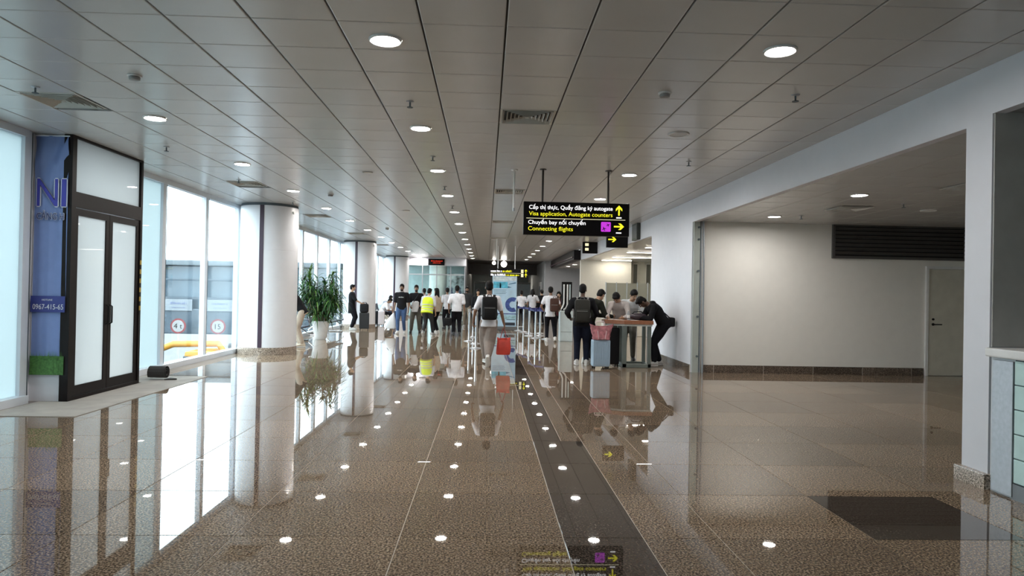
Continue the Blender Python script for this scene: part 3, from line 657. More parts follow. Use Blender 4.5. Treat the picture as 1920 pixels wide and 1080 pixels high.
# blade signs on the right header
for i, (y, z, dx, hh, nm) in enumerate(((25.0, 3.0, .55, .46, 'small black blade sign with two pale symbols on the right header'), (19.6, 2.86, .62, .42, 'black blade sign with an arrow just behind the hanging sign'))):
    b = thing('blade_sign', nm, 'sign', (XR, y, z)); MB().cbox((-dx/2-.0, 0, hh/2), (dx, .12, hh), .01).build('sign_box', bk_, b)
    if i == 0:
        for zz in (.27, .10): MB().cbox((-dx*.72, -.061, zz+.05), (.13, .006, .10), .002).build('pictogram', MATS['sign_cream'], b)
        MB().cbox((-dx*.55, 0, hh+.06), (.2, .05, .12), .006).build('bracket', bk_, b)
    else: shape([(y_*1.5, -x_*1.5) for x_, y_ in reversed(ARR)], 'arrow', yT, b, (-dx+.16, -.061, hh*.55))
bx2 = thing('wall_box', 'dark speaker box fixed on the white header right of the sign', 'box', (XR, 18.25, 2.98)); MB().cbox((-.05, 0, .22), (.1, .62, .44), .01).build('case', mat('dark_box', (.05, .055, .05), .5), bx2); MB().box(-.104, -.10, -.27, .27, .05, .39).build('grille', louvM, bx2)

# ------------------------------------------------------------------ poster stand
ps = thing('poster_stand', 'tall standing poster board with blue travel picture behind the walking man', 'poster', (.73, 27.5, 0))
MB().cbox((0, 0, 1.15), (.98, .05, 2.02), .008).build('board', mat('poster_pale_blue', (.48, .66, .80), .4, var=.12, scale=3), ps)
MB().cbox((.05, .1, .07), (1.5, .6, .14), .02).build('platform', mat('platform_grey', (.13, .13, .13), .5), ps)
def flat(x0, x1, z0, z1, col, nm, m_): MB().box(x0, x1, -.029, -.026, z0, z1).build(m_, mat(nm, col, .5, var=.3, scale=9), ps)
flat(-.47, .47, 1.98, 2.14, (.66, .74, .78), 'poster_white', 'header_band'); flat(-.45, .12, 1.68, 1.93, (.10, .48, .66), 'poster_cyan', 'picture'); flat(-.2, -.14, 1.68, 1.88, (.02, .12, .22), 'poster_tower', 'tower_picture')
shape([(-.16, 0), (.14, .06), (.17, .09), (.12, .10), (-.1, .04)], 'plane_picture', mat('poster_plane', (.04, .16, .30), .5), ps, (.3, -.026, 1.82)); shape([(-.1, 0), (.14, .03), (-.02, .08)], 'plane_picture', MATS['poster_plane'], ps, (.15, -.026, 1.68))
for k in range(4): MB().box(-.44, .08-.03*(k % 2), -.028, -.026, 1.60-.05*k, 1.615-.05*k).build('text_line', mat('poster_ink', (.12, .2, .26), .5), ps)
cir = [(.30*math.cos(R(a)), .30*math.sin(R(a))) for a in range(60, 301, 12)] + [(.13*math.cos(R(a)), .13*math.sin(R(a))) for a in range(300, 59, -12)]
shape(cir, 'ring_picture', mat('poster_navy', (.05, .09, .30), .5, var=.6, scale=14), ps, (.335, -.026, 1.02)); MB().box(-.485, .485, -.03, -.026, .63, .665).build('dark_band', MATS['poster_navy'], ps)
flat(-.46, .47, .42, .60, (.36, .58, .66), 'poster_mid', 'picture'); flat(.0, .44, .18, .30, (.03, .04, .06), 'poster_crowd', 'crowd_picture'); MB().box(.1, .45, -.03, -.026, .40, .43).build('text_line', MATS['poster_ink'], ps)
# kiosk
kk = thing('check_kiosk', 'white kiosk desk with a dark upright display beside the woman', 'kiosk', (2.53, 21.6, 0))
MB().cbox((0, 0, .48), (.40, .45, .96), .02).build('desk', mat('kiosk_pale', (.62, .72, .74), .35), kk); MB().box(-.17, .17, -.231, -.226, .3, .31).build('panel_joint', gasket, kk)
MB().cbox((.03, .1, 1.42), (.33, .06, .92), .015).build('display', bk_, kk)
MB().tube([(-.06, .06, 1.80), (-.06, .06, 1.2), (-.10, .05, 1.08), (-.16, .04, 1.0)], .025, 8).build('white_line', white, kk, smooth=True)
MB().tube([(.05, .06, 1.80), (.05, .06, 1.15), (.01, .05, 1.05), (-.07, .04, .99)], .025, 8).build('white_line', white, kk, smooth=True); MB().tube([(.13, .06, 1.80), (.13, .06, 1.3)], .02, 8).build('white_line', MATS['kiosk_pale'], kk, smooth=True)

# ------------------------------------------------------------------ stanchions with blue belts
blueB = mat('navy_belt', (.012, .015, .12), .5)
ST = [(1.28, 27.0), (1.45, 26.2), (1.62, 25.2), (1.52, 23.85), (1.66, 22.75), (1.92, 24.0), (2.02, 25.4), (1.98, 22.3), (-.50, 20.8), (-.28, 19.8), (-.42, 22.6), (-.25, 18.2)]
SD = [(.17, -.8), (.17, -1.0), (-.04, -1.35), (.08, -1.1), (.32, -.45), (.18, 1.5), (-.4, -.2), None, (.08, 1.8), None, None, (-.03, 1.6)]
SL = ['steel belt post nearest the right edge of the poster', 'steel belt post second to the right of the poster', 'steel belt post in the middle of the blue belts', 'front left steel belt post of the queue lane', 'frontmost steel belt post left of the man in white', 'steel belt post behind the front pair of the queue lane', 'rearmost right steel belt post of the queue lane', 'steel belt post right beside the man with brown backpack',
      'steel belt post between the two men in white shirts', 'steel belt post left of the walking man', 'rear steel belt post behind the man in white shirt', 'steel belt post right behind the walking man']
for (x, y), d_, lb in zip(ST, SD, SL):
    s = thing('belt_stanchion', lb, 'stanchion', (x, y, 0), 0, 'queue stanchions')
    MB().lathe([(.16, 0), (.16, .012), (.05, .035), (.03, .045)], n=20).build('base', steel, s); MB().tube([(0, 0, .04), (0, 0, .90)], .032, 12).build('post', chrome, s, smooth=True)
    MB().lathe([(.04, .88), (.042, .97), (.03, .985)], n=14).build('head', blueB if x > 1 else greyP, s)
    if d_: MB().add([(0,0,.90),(d_[0],d_[1],.89),(d_[0],d_[1],.95),(0,0,.96),(.004,0,.90),(d_[0]+.004,d_[1],.89),(d_[0]+.004,d_[1],.95),(.004,0,.96)], [(0,1,2,3),(7,6,5,4),(0,4,5,1),(3,2,6,7)]).build('belt', blueB if x > 1 else mat('black_belt', (.03, .03, .035), .6), s)

# ------------------------------------------------------------------ waiting benches
navy = mat('navy_seat', (.018, .024, .055), .4)
def bench(loc, n, label, rz=0):
    b = thing('waiting_bench', label, 'bench', loc, rz, 'airport waiting benches'); L_ = n*.58
    MB().cbox((0, 0, .36), (.07, L_, .05), .008).build('beam', steel, b)
    for k in range(n):
        y = -L_/2 + .29 + .58*k
        MB().cbox((.05, y, .42), (.48, .52, .045), .02, None).build('seat', navy, b)
        MB().cbox((0, 0, .25), (.04, .52, .48), .018, Matrix.Translation((-.22, y, .40)) @ Matrix.Rotation(R(-14), 4, 'Y')).build('backrest', navy, b)
    for k in range(n+1):
        y = -L_/2 + .58*k
        if k in (0, n): MB().tube([(-.2, y, .40), (-.22, y, .62), (.22, y, .62), (.26, y, .42)], .016, 8).build('armrest', chrome, b, smooth=True)
    for y in (-L_/2+.3, L_/2-.3):
        MB().tube([(-.1, y, .36), (-.30, y, .19), (-.26, y, .02), (.30, y, .02), (.34, y, .19), (.1, y, .36)], .018, 8).build('leg_frame', chrome, b, smooth=True)
bench((-5.36, 19.15, 0), 3, 'navy waiting bench behind the potted plant'); bench((-5.36, 23.2, 0), 5, 'navy waiting bench farther along the windows before the middle column')
bench((-4.85, 31.3, 0), 5, 'dark waiting bench with seated travellers between the middle and far columns')

# ------------------------------------------------------------------ potted plant
pp = thing('potted_dracaena', 'bushy green dracaena in a tapered white pot in front of the bench', 'plant', (-4.93, 20.6, 0))
MB().lathe([(.15, 0), (.17, .02), (.255, .50), (.265, .53), (.25, .55), (.235, .53), (.23, .50)], n=32).build('pot', mat('white_glazed_pot', (.80, .80, .80), .25), pp, smooth=True)
MB().lathe([(.21, .46), (.225, .50)], n=24).build('soil', mat('soil', (.04, .03, .02), .9), pp)
rr = random.Random(3); leafM = [mat('leaf_dark', (.012, .045, .014), .4, var=.3), mat('leaf_green', (.03, .10, .02), .4, var=.3), mat('leaf_light', (.13, .24, .05), .4, var=.3)]
heads = []
for k in range(19):
    a = k*2.4; r0 = .03+.008*k; hx, hy = (.50*math.cos(a)*(.4+.04*k), .40*math.sin(a)*(.35+.035*k)); hz_ = rr.uniform(1.05, 1.72)
    if k == 0: hx, hy, hz_ = -.32, -.15, 2.06
    if k == 1: hx, hy, hz_ = .34, -.1, 2.0
    p0 = Vector((r0*math.cos(a), r0*math.sin(a), .48)); p1 = Vector((hx*.6, hy*.6, .8)); p2 = Vector((hx, hy, hz_-.15))
    MB().tube([p0, (p0+p1)/2+Vector((0, 0, .05)), p1, p2], [.022, .02, .018, .015], 7).build('stem', mat('plant_stem', (.20, .15, .09), .7, var=.3), pp, smooth=True); heads.append(p2)
leaves = [MB(), MB(), MB()]
for hi, hd in enumerate(heads):
    for k in range(64):
        a = rr.uniform(0, 6.283); el = rr.uniform(-.2, 1.45); L_ = rr.uniform(.38, .66); d0 = Vector((math.cos(a)*math.cos(el), math.sin(a)*math.cos(el), math.sin(el)))
        side = Vector((-math.sin(a), math.cos(a), 0)); w0 = rr.uniform(.014, .024); pts = []
        p = hd + Vector((0, 0, rr.uniform(-.45, .14))); dd = d0.copy(); seg = 6
        for q_ in range(seg+1):
            pts.append(p.copy()); p = p + dd*L_/seg; dd = (dd + Vector((0, 0, -.38))).normalized()
        V = []; F = []
        for q_, p in enumerate(pts):
            t = q_/seg; ww = w0*(.5+1.6*t if t < .3 else 1-(t-.3)/.7)*1.0 + .001
            V += [p - side*ww, p + Vector((0, 0, -.004)), p + side*ww]
        for q_ in range(seg): b_ = q_*3; F += [(b_, b_+1, b_+4, b_+3), (b_+1, b_+2, b_+5, b_+4)]
        c_ = 2 if (el > 1.0 and hi < 2) or rr.random() < .16 else (1 if rr.random() < .5 else 0)
        leaves[c_].add(V, F)
for c_, q_ in enumerate(leaves): tag(q_.build('foliage', leafM[c_], pp, smooth=True), ('dark green leaves', 'mid green leaves', 'pale yellow green leaves')[c_], kind='stuff')

# ------------------------------------------------------------------ luggage
def suitcase(loc, rz, wd, dp, ht, mt, label, handle=.35, ribs=True, hm=None):
    s = thing('suitcase', label, 'suitcase', loc, rz, None); z0 = .05
    MB().cbox((0, 0, z0+ht/2), (wd, dp, ht), .035).build('shell', mt, s, smooth=False)
    if ribs:
        n_ = 8; rm = MB().cbox((0, 0, 0), (wd/n_*.5, .012, ht*.86), .004).mesh('rib')
        for k in range(n_): put('rib', rm, mt, s, (-wd/2+wd/n_*(k+.5), -dp/2-.002, z0+ht/2))
    for x in (-1, 1):
        for y in (-1, 1): MB().tube([(x*(wd/2-.04)-.012, y*(dp/2-.035), .025), (x*(wd/2-.04)+.012, y*(dp/2-.035), .025)], .025, 12).build('wheel', blackP, s); 
    if handle:
        hx = wd*.24; MB().tube([(-hx, dp*.25, z0+ht-.02), (-hx, dp*.25, z0+ht+handle-.02), (-hx+.02, dp*.25, z0+ht+handle), (hx-.02, dp*.25, z0+ht+handle), (hx, dp*.25, z0+ht+handle-.02), (hx, dp*.25, z0+ht-.02)], .011, 8).build('pull_handle', hm or chrome, s, smooth=True)
    return s
paleB = mat('pale_blue_shell', (.36, .48, .60), .35); blackL = mat('black_luggage', (.009, .009, .011), .6, spec=.2)
suitcase((2.33, 13.75, 0), R(3), .36, .24, .54, paleB, 'pale blue ribbed cabin suitcase carrying a pink bag', .36, hm=mat('pale_pink_handle', (.75, .62, .64), .4))
suitcase((2.62, 14.25, 0), R(4), .34, .26, .76, blackL, 'tall black suitcase between the blue one and the table', .0, False)
pk = thing('pink_bag', 'crumpled pink patterned bag sitting on the pale blue suitcase', 'bag', (2.33, 13.72, .592))
V = []; F = []; n_ = 20; lv_ = 8; rr = random.Random(11)
for j in range(lv_+1):
    t = j/lv_; hw = .17 + .075*t**1.6; hd = .10*(1-.35*t)
    for i in range(n_):
        a = 2*math.pi*i/n_; ca, sa = math.cos(a), math.sin(a); z = t*.27 + (.05*abs(ca)**2*t**3) + rr.uniform(-.006, .006); V.append((hw*math.copysign(abs(ca)**.6, ca)+rr.uniform(-.008, .008), hd*math.copysign(abs(sa)**.6, sa)+rr.uniform(-.01, .01)-.02, z))
for j in range(lv_):
    for i in range(n_): i2 = (i+1) % n_; F.append((j*n_+i, j*n_+i2, (j+1)*n_+i2, (j+1)*n_+i))
F.append(tuple(reversed(range(n_))))
q = MB().add(V, F); q.build('sack', mat('pink_fabric', (.42, .16, .18), .7, var=.45, scale=14), pk, smooth=True)
MB().tube([(-.09, -.13, .18), (-.07, -.14, .02), (.06, -.14, .01), (.09, -.13, .18)], .010, 6).build('strap', mat('pink_strap', (.62, .42, .44), .6), pk, smooth=True)
suitcase((-4.55, 25.75, 0), R(12), .36, .26, .60, mat('charcoal_shell', (.022, .023, .026), .45), 'dark upright suitcase held by the man at the middle column', .38, True)
b_ = thing('travel_bag', 'black travel bag resting on top of the dark suitcase', 'bag', (-4.55, 25.72, .652), R(12)); MB().cbox((0, 0, .17), (.32, .26, .34), .07).build('bag_body', blackL, b_, smooth=True); MB().cbox((0, -.14, .12), (.22, .05, .18), .02).build('pocket', blackL, b_); MB().tube([(-.08, 0, .33), (-.06, 0, .38), (.06, 0, .38), (.08, 0, .33)], .012, 6).build('handle', blackL, b_)
suitcase((-4.75, 29.3, 0), 0, .38, .26, .56, blackL, 'black suitcase standing before the seated travellers', .12, True)
suitcase((-4.42, 29.1, 0), 0, .26, .2, .58, mat('off_white_shell', (.62, .57, .58), .4), 'small off white suitcase beside the black one', .1, True)

# ------------------------------------------------------------------ writing table with things on it
wood = mat('reddish_wood', (.28, .115, .06), .35, var=.2, scale=12); tg = mat('green_grey_steel', (.20, .235, .22), .3, metal=.5)
tb = thing('standing_table', 'chest high writing table with wooden top and grey steel frame', 'table', (2.98, 13.95, 0))
T2 = Matrix(((1, 0, 0, 0), (0, 1, 0, 0), (0, 0, 1, .90), (0, 0, 0, 1)))
MB().prism([(-.14, -.02), (.47, -.02), (.47, .62), (-.50, .62), (-.50, .22)], T2, .075).build('table_top', wood, tb)
MB().prism([(-.13, .0), (.45, .0), (.45, .6), (-.46, .6), (-.46, .24)], Matrix.Translation((0, 0, .86)), .04).build('apron', mat('pale_apron', (.45, .48, .46), .4), tb)
for x in (-.12, .40):
    for y in (.04, .54): MB().cbox((x, y, .43), (.07 if x > 0 else .10, .06, .86), .006).build('leg', tg, tb)
for y in (.04, .54): MB().cbox((.14, y, .045), (.60, .06, .08), .006).build('foot_rail', tg, tb)
for x in (-.12, .40): MB().cbox((x, .29, .045), (.06, .5, .08), .006).build('foot_rail', tg, tb)
wb = thing('water_bottle', 'small clear water bottle with label standing on the table', 'bottle', (2.95, 14.05, .977))
MB().lathe([(.03, 0), (.033, .01), (.033, .13), (.026, .16), (.014, .18), (.014, .19)], n=16).build('bottle_body', glass('bottle_plastic', (.85, .88, .9), frost=.3, fcol=(.7, .73, .75)), wb, smooth=True); MB().lathe([(.0335, .05), (.0335, .11)], n=16).build('label', white, wb); MB().lathe([(.016, .188), (.016, .208)], n=12).build('cap', white, wb)
hb = thing('shoulder_bag', 'dark shoulder bag lying on the table', 'bag', (3.20, 14.25, .976)); MB().ell((0, 0, .075), (.20, .13, .075), None, 16, 10).build('bag_body', mat('plum_black', (.03, .018, .026), .5), hb, smooth=True); MB().tube([(-.17, 0, .08), (-.1, -.05, .17), (.05, -.04, .18), (.17, 0, .08)], .012, 6).build('strap', blackL, hb, smooth=True)
for k, (x, y, rz) in enumerate(((2.78, 14.12, .2), (2.68, 14.38, -.3), (3.08, 14.1, .1))):
    p = tag(MB().box(-.09, .09, -.06, .06, 0, .003).build('paper_form', mat('paper', (.75, .75, .72), .7), None, (x, y, .976), rot=(0, 0, rz)), ('paper form at the front left of the table', 'paper form near the left end of the table', 'paper form beside the water bottle')[k], 'paper', 'forms on the table')

# ------------------------------------------------------------------ outside: apron, bridge, vehicles
struct('apron_ground', MB().box(-160, -5.95, -60, 220, -3.3, -3.0), mat('concrete_apron', (.085, .087, .09), .8, var=.08, scale=.3), 'pale concrete apron outside the windows')
br = thing('boarding_bridge', 'blue grey glazed boarding bridge seen through the windows', 'bridge', (-6.1, 30, -.55))
bm_ = mat('bridge_blue_grey', (.045, .065, .085), .4, var=.15); bgm = mat('bridge_glazing', (.07, .105, .135), .15, var=.2, scale=.8)
MB().cbox((-14, 1.6, .55), (27.6, 3.2, 1.1), .05).build('lower_panel', bm_, br); MB().cbox((-14, 1.6, 3.08), (27.6, 3.3, .24), .05).build('roof', mat('bridge_roof', (.10, .12, .135), .4), br); MB().cbox((-14, 1.7, 2.0), (27.4, 2.8, 1.9), .02).build('glazing', bgm, br)
for k in range(15): MB().cbox((-.4-1.9*k, .08, 2.0), (.16, .14, 1.9), .01).build('post', bm_, br)
MB().cbox((-14, .05, 1.55), (27.4, .08, .10), .01).build('rail', bm_, br); MB().cbox((-14, .05, 2.35), (27.4, .08, .07), .01).build('rail', bm_, br)
for x in (-9.5, -20): MB().tube([(x, 1.6, -2.45), (x, 1.6, .1)], .35, 14).build('support', bm_, br)
for i, (x, wd) in enumerate(((-13.25, 1.15), (-11.5, 1.15))):
    b = thing('notice_board', ('white notice board on the bridge in the left clear window', 'white notice board on the bridge in the right clear window')[i], 'sign', (x, 29.97, .45), 0, 'notice boards outside')
    MB().cbox((0, 0, .25), (wd, .05, .5), .01).build('board', mat('notice_pale', (.17, .19, .21), .5), b); dashes(b, -wd*.3, wd*.3, .28, .10, mat('notice_ink', (.1, .12, .2), .5), -.03, 20+i); dashes(b, -wd*.25, wd*.25, .12, .05, MATS['notice_ink'], -.03, 30+i)
for i, (x, s_) in enumerate(((-12.95, '4 t'), (-11.3, '15'))):
    b = thing('traffic_sign', ('round red rimmed limit sign in the left clear window', 'round red rimmed speed sign reading fifteen in the right clear window')[i], 'sign', (x, 29.3, -3.0), 0, 'round traffic signs outside')
    MB().tube([(0, .03, 0), (0, .03, 2.5)], .04, 8).build('post', steel, b)
    MB().prism([(.32*math.cos(R(a)), .32*math.sin(R(a))) for a in range(0, 360, 12)], TXZ, .02).build('rim', mat('sign_red', (.16, .01, .014), .4), b, (0, 0, 2.83)); MB().prism([(.25*math.cos(R(a)), .25*math.sin(R(a))) for a in range(0, 360, 12)], TXZ, .01).build('face', mat('sign_face', (.22, .22, .22), .5), b, (0, -.02, 2.83))
    text(s_, 'lettering', blackP, b, (0, -.034, 2.72), None, .22, center=True)
def vehicle(loc, rz, L_, Wd, Ht, mt, label, name='service_truck', cat='vehicle', arm=False):
    v = thing(name, label, cat, loc, rz); vg = mat('vehicle_glass', (.03, .04, .05), .1)
    MB().cbox((0, 0, .35+Ht*.22), (L_, Wd, Ht*.44), .12).build('chassis', mt, v); MB().cbox((L_*.30, 0, .35+Ht*.62), (L_*.34, Wd*.92, Ht*.5), .14).build('cab', mt, v); MB().cbox((L_*.30, 0, .35+Ht*.68), (L_*.35, Wd*.93, Ht*.22), .04).build('window_band', vg, v)
    MB().cbox((-L_*.2, 0, .35+Ht*.5), (L_*.55, Wd*.9, Ht*.14), .05).build('bed', mat('vehicle_grey', (.05, .05, .055), .5), v)
    for x in (-.32, .32):
        for s in (-1, 1): MB().tube([(x*L_, s*Wd*.5-.1, .36), (x*L_, s*Wd*.5+.1, .36)], .36, 16).build('wheel', blackP, v)
    if arm: MB().tube([(-L_*.42, 0, .9), (-L_*.40, 0, Ht*.95), (-L_*.1, 0, Ht*1.12), (L_*.45, 0, Ht*1.14), (L_*.6, 0, Ht*.85)], .12, 10).build('arm', mt, v, smooth=True)
yel = mat('vehicle_yellow', (.42, .19, .012), .5)
vehicle((-11.0, 25.2, -3.0), 0, 2.9, 1.6, 2.15, yel, 'yellow service vehicle with a curved arm outside the left clear window', arm=True)
vehicle((-8.6, 22.9, -3.0), 0, 2.6, 1.6, 2.75, mat('vehicle_white', (.075, .075, .078), .5), 'white service vehicle outside the right clear window')
vehicle((-9.7, 20.0, -3.0), R(5), 3.0, 1.7, 2.2, mat('vehicle_pale', (.05, .05, .055), .5), 'pale baggage tractor low outside the left clear window', 'baggage_tractor')

# ------------------------------------------------------------------ people
def remeshed(mb, voxel, it=6):
    me = mb.mesh('tmp'); o = bpy.data.objects.new('tmp', me); COL.objects.link(o)
    a = o.modifiers.new('r', 'REMESH'); a.mode = 'VOXEL'; a.voxel_size = voxel
    s = o.modifiers.new('s', 'SMOOTH'); s.factor = .5; s.iterations = it
    dg = bpy.context.evaluated_depsgraph_get(); out = bpy.data.meshes.new_from_object(o.evaluated_get(dg))
    bpy.data.objects.remove(o); bpy.data.meshes.remove(me)
    return out
def joined(me, mb):
    """append the small shapes of mb (fingers, nose, ears) to the body surface"""
    bm = bmesh.new(); bm.from_mesh(me); t = mb.mesh('tmp2'); bm.from_mesh(t); bm.to_mesh(me); bm.free(); bpy.data.meshes.remove(t)
    me.polygons.foreach_set('use_smooth', [True]*len(me.polygons)); return me
def rx(a): return Matrix.Rotation(R(a), 3, 'X')
def ry(a): return Matrix.Rotation(R(a), 3, 'Y')
def rz3(a): return Matrix.Rotation(R(a), 3, 'Z')
def ik(a, b, l1, l2, pole):
    a = Vector(a); b = Vector(b); d = b-a; L_ = d.length
    if L_ > (l1+l2)*.998: b = a + d*((l1+l2)*.998/L_); d = b-a; L_ = d.length
    L_ = max(L_, abs(l1-l2)+.02); u = d.normalized(); x = (l1*l1 - l2*l2 + L_*L_)/(2*L_); h_ = math.sqrt(max(0, l1*l1 - x*x))
    p = Vector(pole); p = p - u*p.dot(u); p = p.normalized() if p.length > 1e-6 else u.orthogonal().normalized()
    return a + u*x + p*h_, b
SKIN = {'tan': (.42, .25, .16), 'brown': (.22, .12, .075), 'dark': (.11, .060, .040), 'fair': (.55, .37, .27)}
def skin(n): return mat('skin_'+n, SKIN[n], .5, var=.06)
def cloth(n, c, rough=.9): return mat('cloth_'+n, c, rough, var=.14, scale=9, bump=.25, spec=.12)
hairM = mat('black_hair', (.007, .006, .006), .6, var=.3, scale=30, spec=.15)
def person(label, loc, face, Ht=1.70, tone='tan', shirt=None, pants=None, shoes=None, sleeve=.55, lean=0, bend=0, side=0, twist=0, head=(0, 0), lh=None, rh=None, lf=None, rf=None,
           pelvis=(0, 0, .92), hair='short', wide=1.0, build=1.0, hem=.10, vox=.014, lpole=None, rpole=None, beard=False, hood=False, curl=35, collar=None, shirt2=None, lfp=0, rfp=0, shorts=False, kneepole=(0, 1, 0)):
    k = Ht/1.72; root = thing('person', label, 'person', loc, R(face)); body, extra = MB(), MB(); sh, pn = MB(), MB()
    P = Vector(pelvis); R1 = rz3(twist) @ ry(side) @ rx(-lean); R2 = R1 @ rx(-bend); Rh = rz3(head[0]) @ rx(-head[1])
    X1, Yv, Z1 = R1.col[0], R1.col[1], R1.col[2]; X2, Y2, Z2 = R2.col[0], R2.col[1], R2.col[2]
    X1, Yv, Z1, X2, Y2, Z2 = [Vector(c) for c in (X1, Yv, Z1, X2, Y2, Z2)]
    chest = P + Z1*.30; neck = chest + Z2*.215; hc = neck + Z2*.045 + Rh @ Vector((0, .028, .112)); B = build
    # --- torso (shirt over body)
    rings = [(P - Z1*hem, X1, Yv, .168*B, .122*B), (P + Z1*.03, X1, Yv, .166*B, .120*B), (P + Z1*.15, X1, Yv, .152*B, .108*B), (chest, X2*.5+X1*.5, Y2*.5+Yv*.5, .170*B, .118*B),
             (chest + Z2*.09, X2, Y2, .182*B, .116*B), (chest + Z2*.155, X2, Y2, .165*B, .098*B), (chest + Z2*.19, X2, Y2, .115*B, .078*B), (neck + Z2*.005, X2, Y2, .066, .064)]
    sh.loft(rings, 18); body.loft([(c_, a_, b_, rx_*.86, ry_*.86) for c_, a_, b_, rx_, ry_ in rings], 14)
    body.cap(neck - Z2*.04, hc - (Rh @ Vector((0, .03, .07))), .054, .050)
    # --- head
    hx = lambda x, y, z: hc + Rh @ Vector((x, y, z))
    body.ell(hx(0, -.012, .022), (.074, .092, .098), Rh); body.ell(hx(0, .020, -.050), (.057, .066, .068), Rh); body.ell(hx(0, .04, -.085), (.032, .036, .030), Rh)
    extra.ell(hx(0, .088, -.022), (.013, .022, .014), Rh, 8, 6); extra.ell(hx(0, .080, .0), (.008, .014, .026), Rh, 8, 6)
    for s in (-1, 1): extra.ell(hx(s*.074, -.008, -.012), (.010, .022, .032), Rh, 8, 6)
    # --- arms
    for s, tgt, pole in ((1, rh, rpole), (-1, lh, lpole)):
        S = chest + X2*(s*.172*B) + Z2*.135
        tv = Vector(tgt) if tgt is not None else S + Vector((s*.07, .03, -.53))
        E_, Wr = ik(S, tv, .285, .255, pole or (s*.5, -1, -.3)); fd = (Wr-E_).normalized()
        body.cap(S, E_, .046, .040); body.cap(E_, Wr, .040, .027)
        sr = .062*wide if sleeve > 0 else 0
        sh.cap(S - X2*(s*.05), S + X2*(s*.005), .074*B, .068*B)
        if sleeve <= 1: sh.cap(S, S + (E_-S)*max(.1, sleeve), .068*B, .062*B)
        else: sh.cap(S, E_, .066*B, .055*B); sh.cap(E_, E_ + (Wr-E_)*min(1, sleeve-1), .056*B, .044*B)
        # hand: palm, four curled fingers, thumb
        pole_n = Vector((-s, .15, 0)); n_ = (pole_n - fd*pole_n.dot(fd)); n_ = n_.normalized() if n_.length > .1 else fd.orthogonal().normalized()
        sd = fd.cross(n_)*(-s if True else s)       # points towards the thumb side
        if sd.y < 0: sd = -sd
        Mh = Matrix((sd, n_, fd)).transposed(); body.ell(Wr + fd*.045, (.040, .017, .055), Mh, 10, 8)
        for q_ in range(4):
            off = (.030 - .020*q_); Lf = (.040, .044, .041, .033)[q_]; b0 = Wr + fd*.080 + sd*off; c1 = math.cos(R(curl)); s1 = math.sin(R(curl)); c2 = math.cos(R(curl*2)); s2_ = math.sin(R(curl*2))
            b1 = b0 + (fd*c1 + n_*s1)*Lf; b2 = b1 + (fd*c2 + n_*s2_)*Lf*.85; extra.tube([b0 - fd*.02, b0, b1, b2], [.009, .0092, .0085, .006], 6)
        t0 = Wr + fd*.03 + sd*.032; extra.tube([t0 - sd*.015, t0 + sd*.018 + fd*.02 + n_*.008, t0 + sd*.018 + fd*.052 + n_*.02], [.011, .0105, .007], 6)
    if hood: sh.cap(neck - Y2*.075 - Z2*.05 - X2*.05, neck - Y2*.075 - Z2*.05 + X2*.05, .062, .062)
    # --- legs
    pn.loft([(P - Z1*.12, X1, Yv, .150*B, .112*B), (P - Z1*.02, X1, Yv, .158*B, .112*B), (P + Z1*.07, X1, Yv, .148*B, .102*B)], 16)
    feet = []
    for s, tgt, fp in ((1, rf, rfp), (-1, lf, lfp)):
        Hp = P + X1*(s*.088) - Vector((0, 0, .03)); A = Vector(tgt) if tgt is not None else Vector((s*.10, 0, .085))
        Kn, A = ik(Hp, A, .43, .42, kneepole); body.cap(Hp, Kn, .068, .048); body.cap(Kn, A, .048, .034)
        pn.cap(Hp, Hp + (Kn-Hp)*.5, .098*B, .088*B*(.5+.5*wide)); pn.cap(Hp + (Kn-Hp)*.5, Kn, .088*B*(.5+.5*wide), .070*wide)
        if not shorts: pn.cap(Kn, Kn + (A-Kn)*.88, .070*wide, .056*min(wide, 1.3))
        feet.append((s, A, Kn, fp))
    me = joined(remeshed(body, vox), extra); put('body', me, skin(tone), root)
    o = put('shirt', remeshed(sh, vox), shirt, root); o.data.polygons.foreach_set('use_smooth', [True]*len(o.data.polygons))
    o2 = put('trousers', remeshed(pn, vox), pants, root); o2.data.polygons.foreach_set('use_smooth', [True]*len(o2.data.polygons))
    for s, A, Kn, fp in feet:
        Rf = rz3(-s*8) @ rx(-fp); f0 = lambda x, y, z: A + Rf @ Vector((x, y, z)); q = MB(); so = MB()
        Xf, Yf, Zf = [Vector(c) for c in (Rf.col[0], Rf.col[1], Rf.col[2])]
        q.loft([(f0(0, -.075, -.035), Xf, Zf, .028, .03), (f0(0, -.05, -.012), Xf, Zf, .040, .055), (f0(0, .0, -.005), Xf, Zf, .043, .062), (f0(0, .06, -.025), Xf, Zf, .044, .042), (f0(0, .12, -.038), Xf, Zf, .048, .030), (f0(0, .165, -.045), Xf, Zf, .040, .022), (f0(0, .185, -.05), Xf, Zf, .018, .012)], 12)
        so.loft([(f0(0, -.082, -.072), Xf, Zf, .026, .012), (f0(0, -.05, -.072), Xf, Zf, .042, .013), (f0(0, .05, -.072), Xf, Zf, .044, .013), (f0(0, .13, -.072), Xf, Zf, .050, .013), (f0(0, .19, -.068), Xf, Zf, .022, .010)], 12)
        sp_ = q.build('shoe', shoes, root, smooth=True); so.build('sole', mat('sole_white', (.7, .7, .68), .6) if shoes.name not in ('black_shoe',) else blackP, sp_, smooth=True)
    # --- hair
    hr = MB()
    if hair != 'none':
        hr.ell(hx(0, -.022, .040), (.083, .095, .094), Rh, 18, 12); hr.ell(hx(0, -.055, -.01), (.074, .060, .075), Rh, 14, 10); hr.ell(hx(0, .045, .088), (.062, .045, .034), Rh, 14, 10)
        for s in (-1, 1): hr.ell(hx(s*.066, -.01, .03), (.016, .036, .05), Rh, 10, 8)
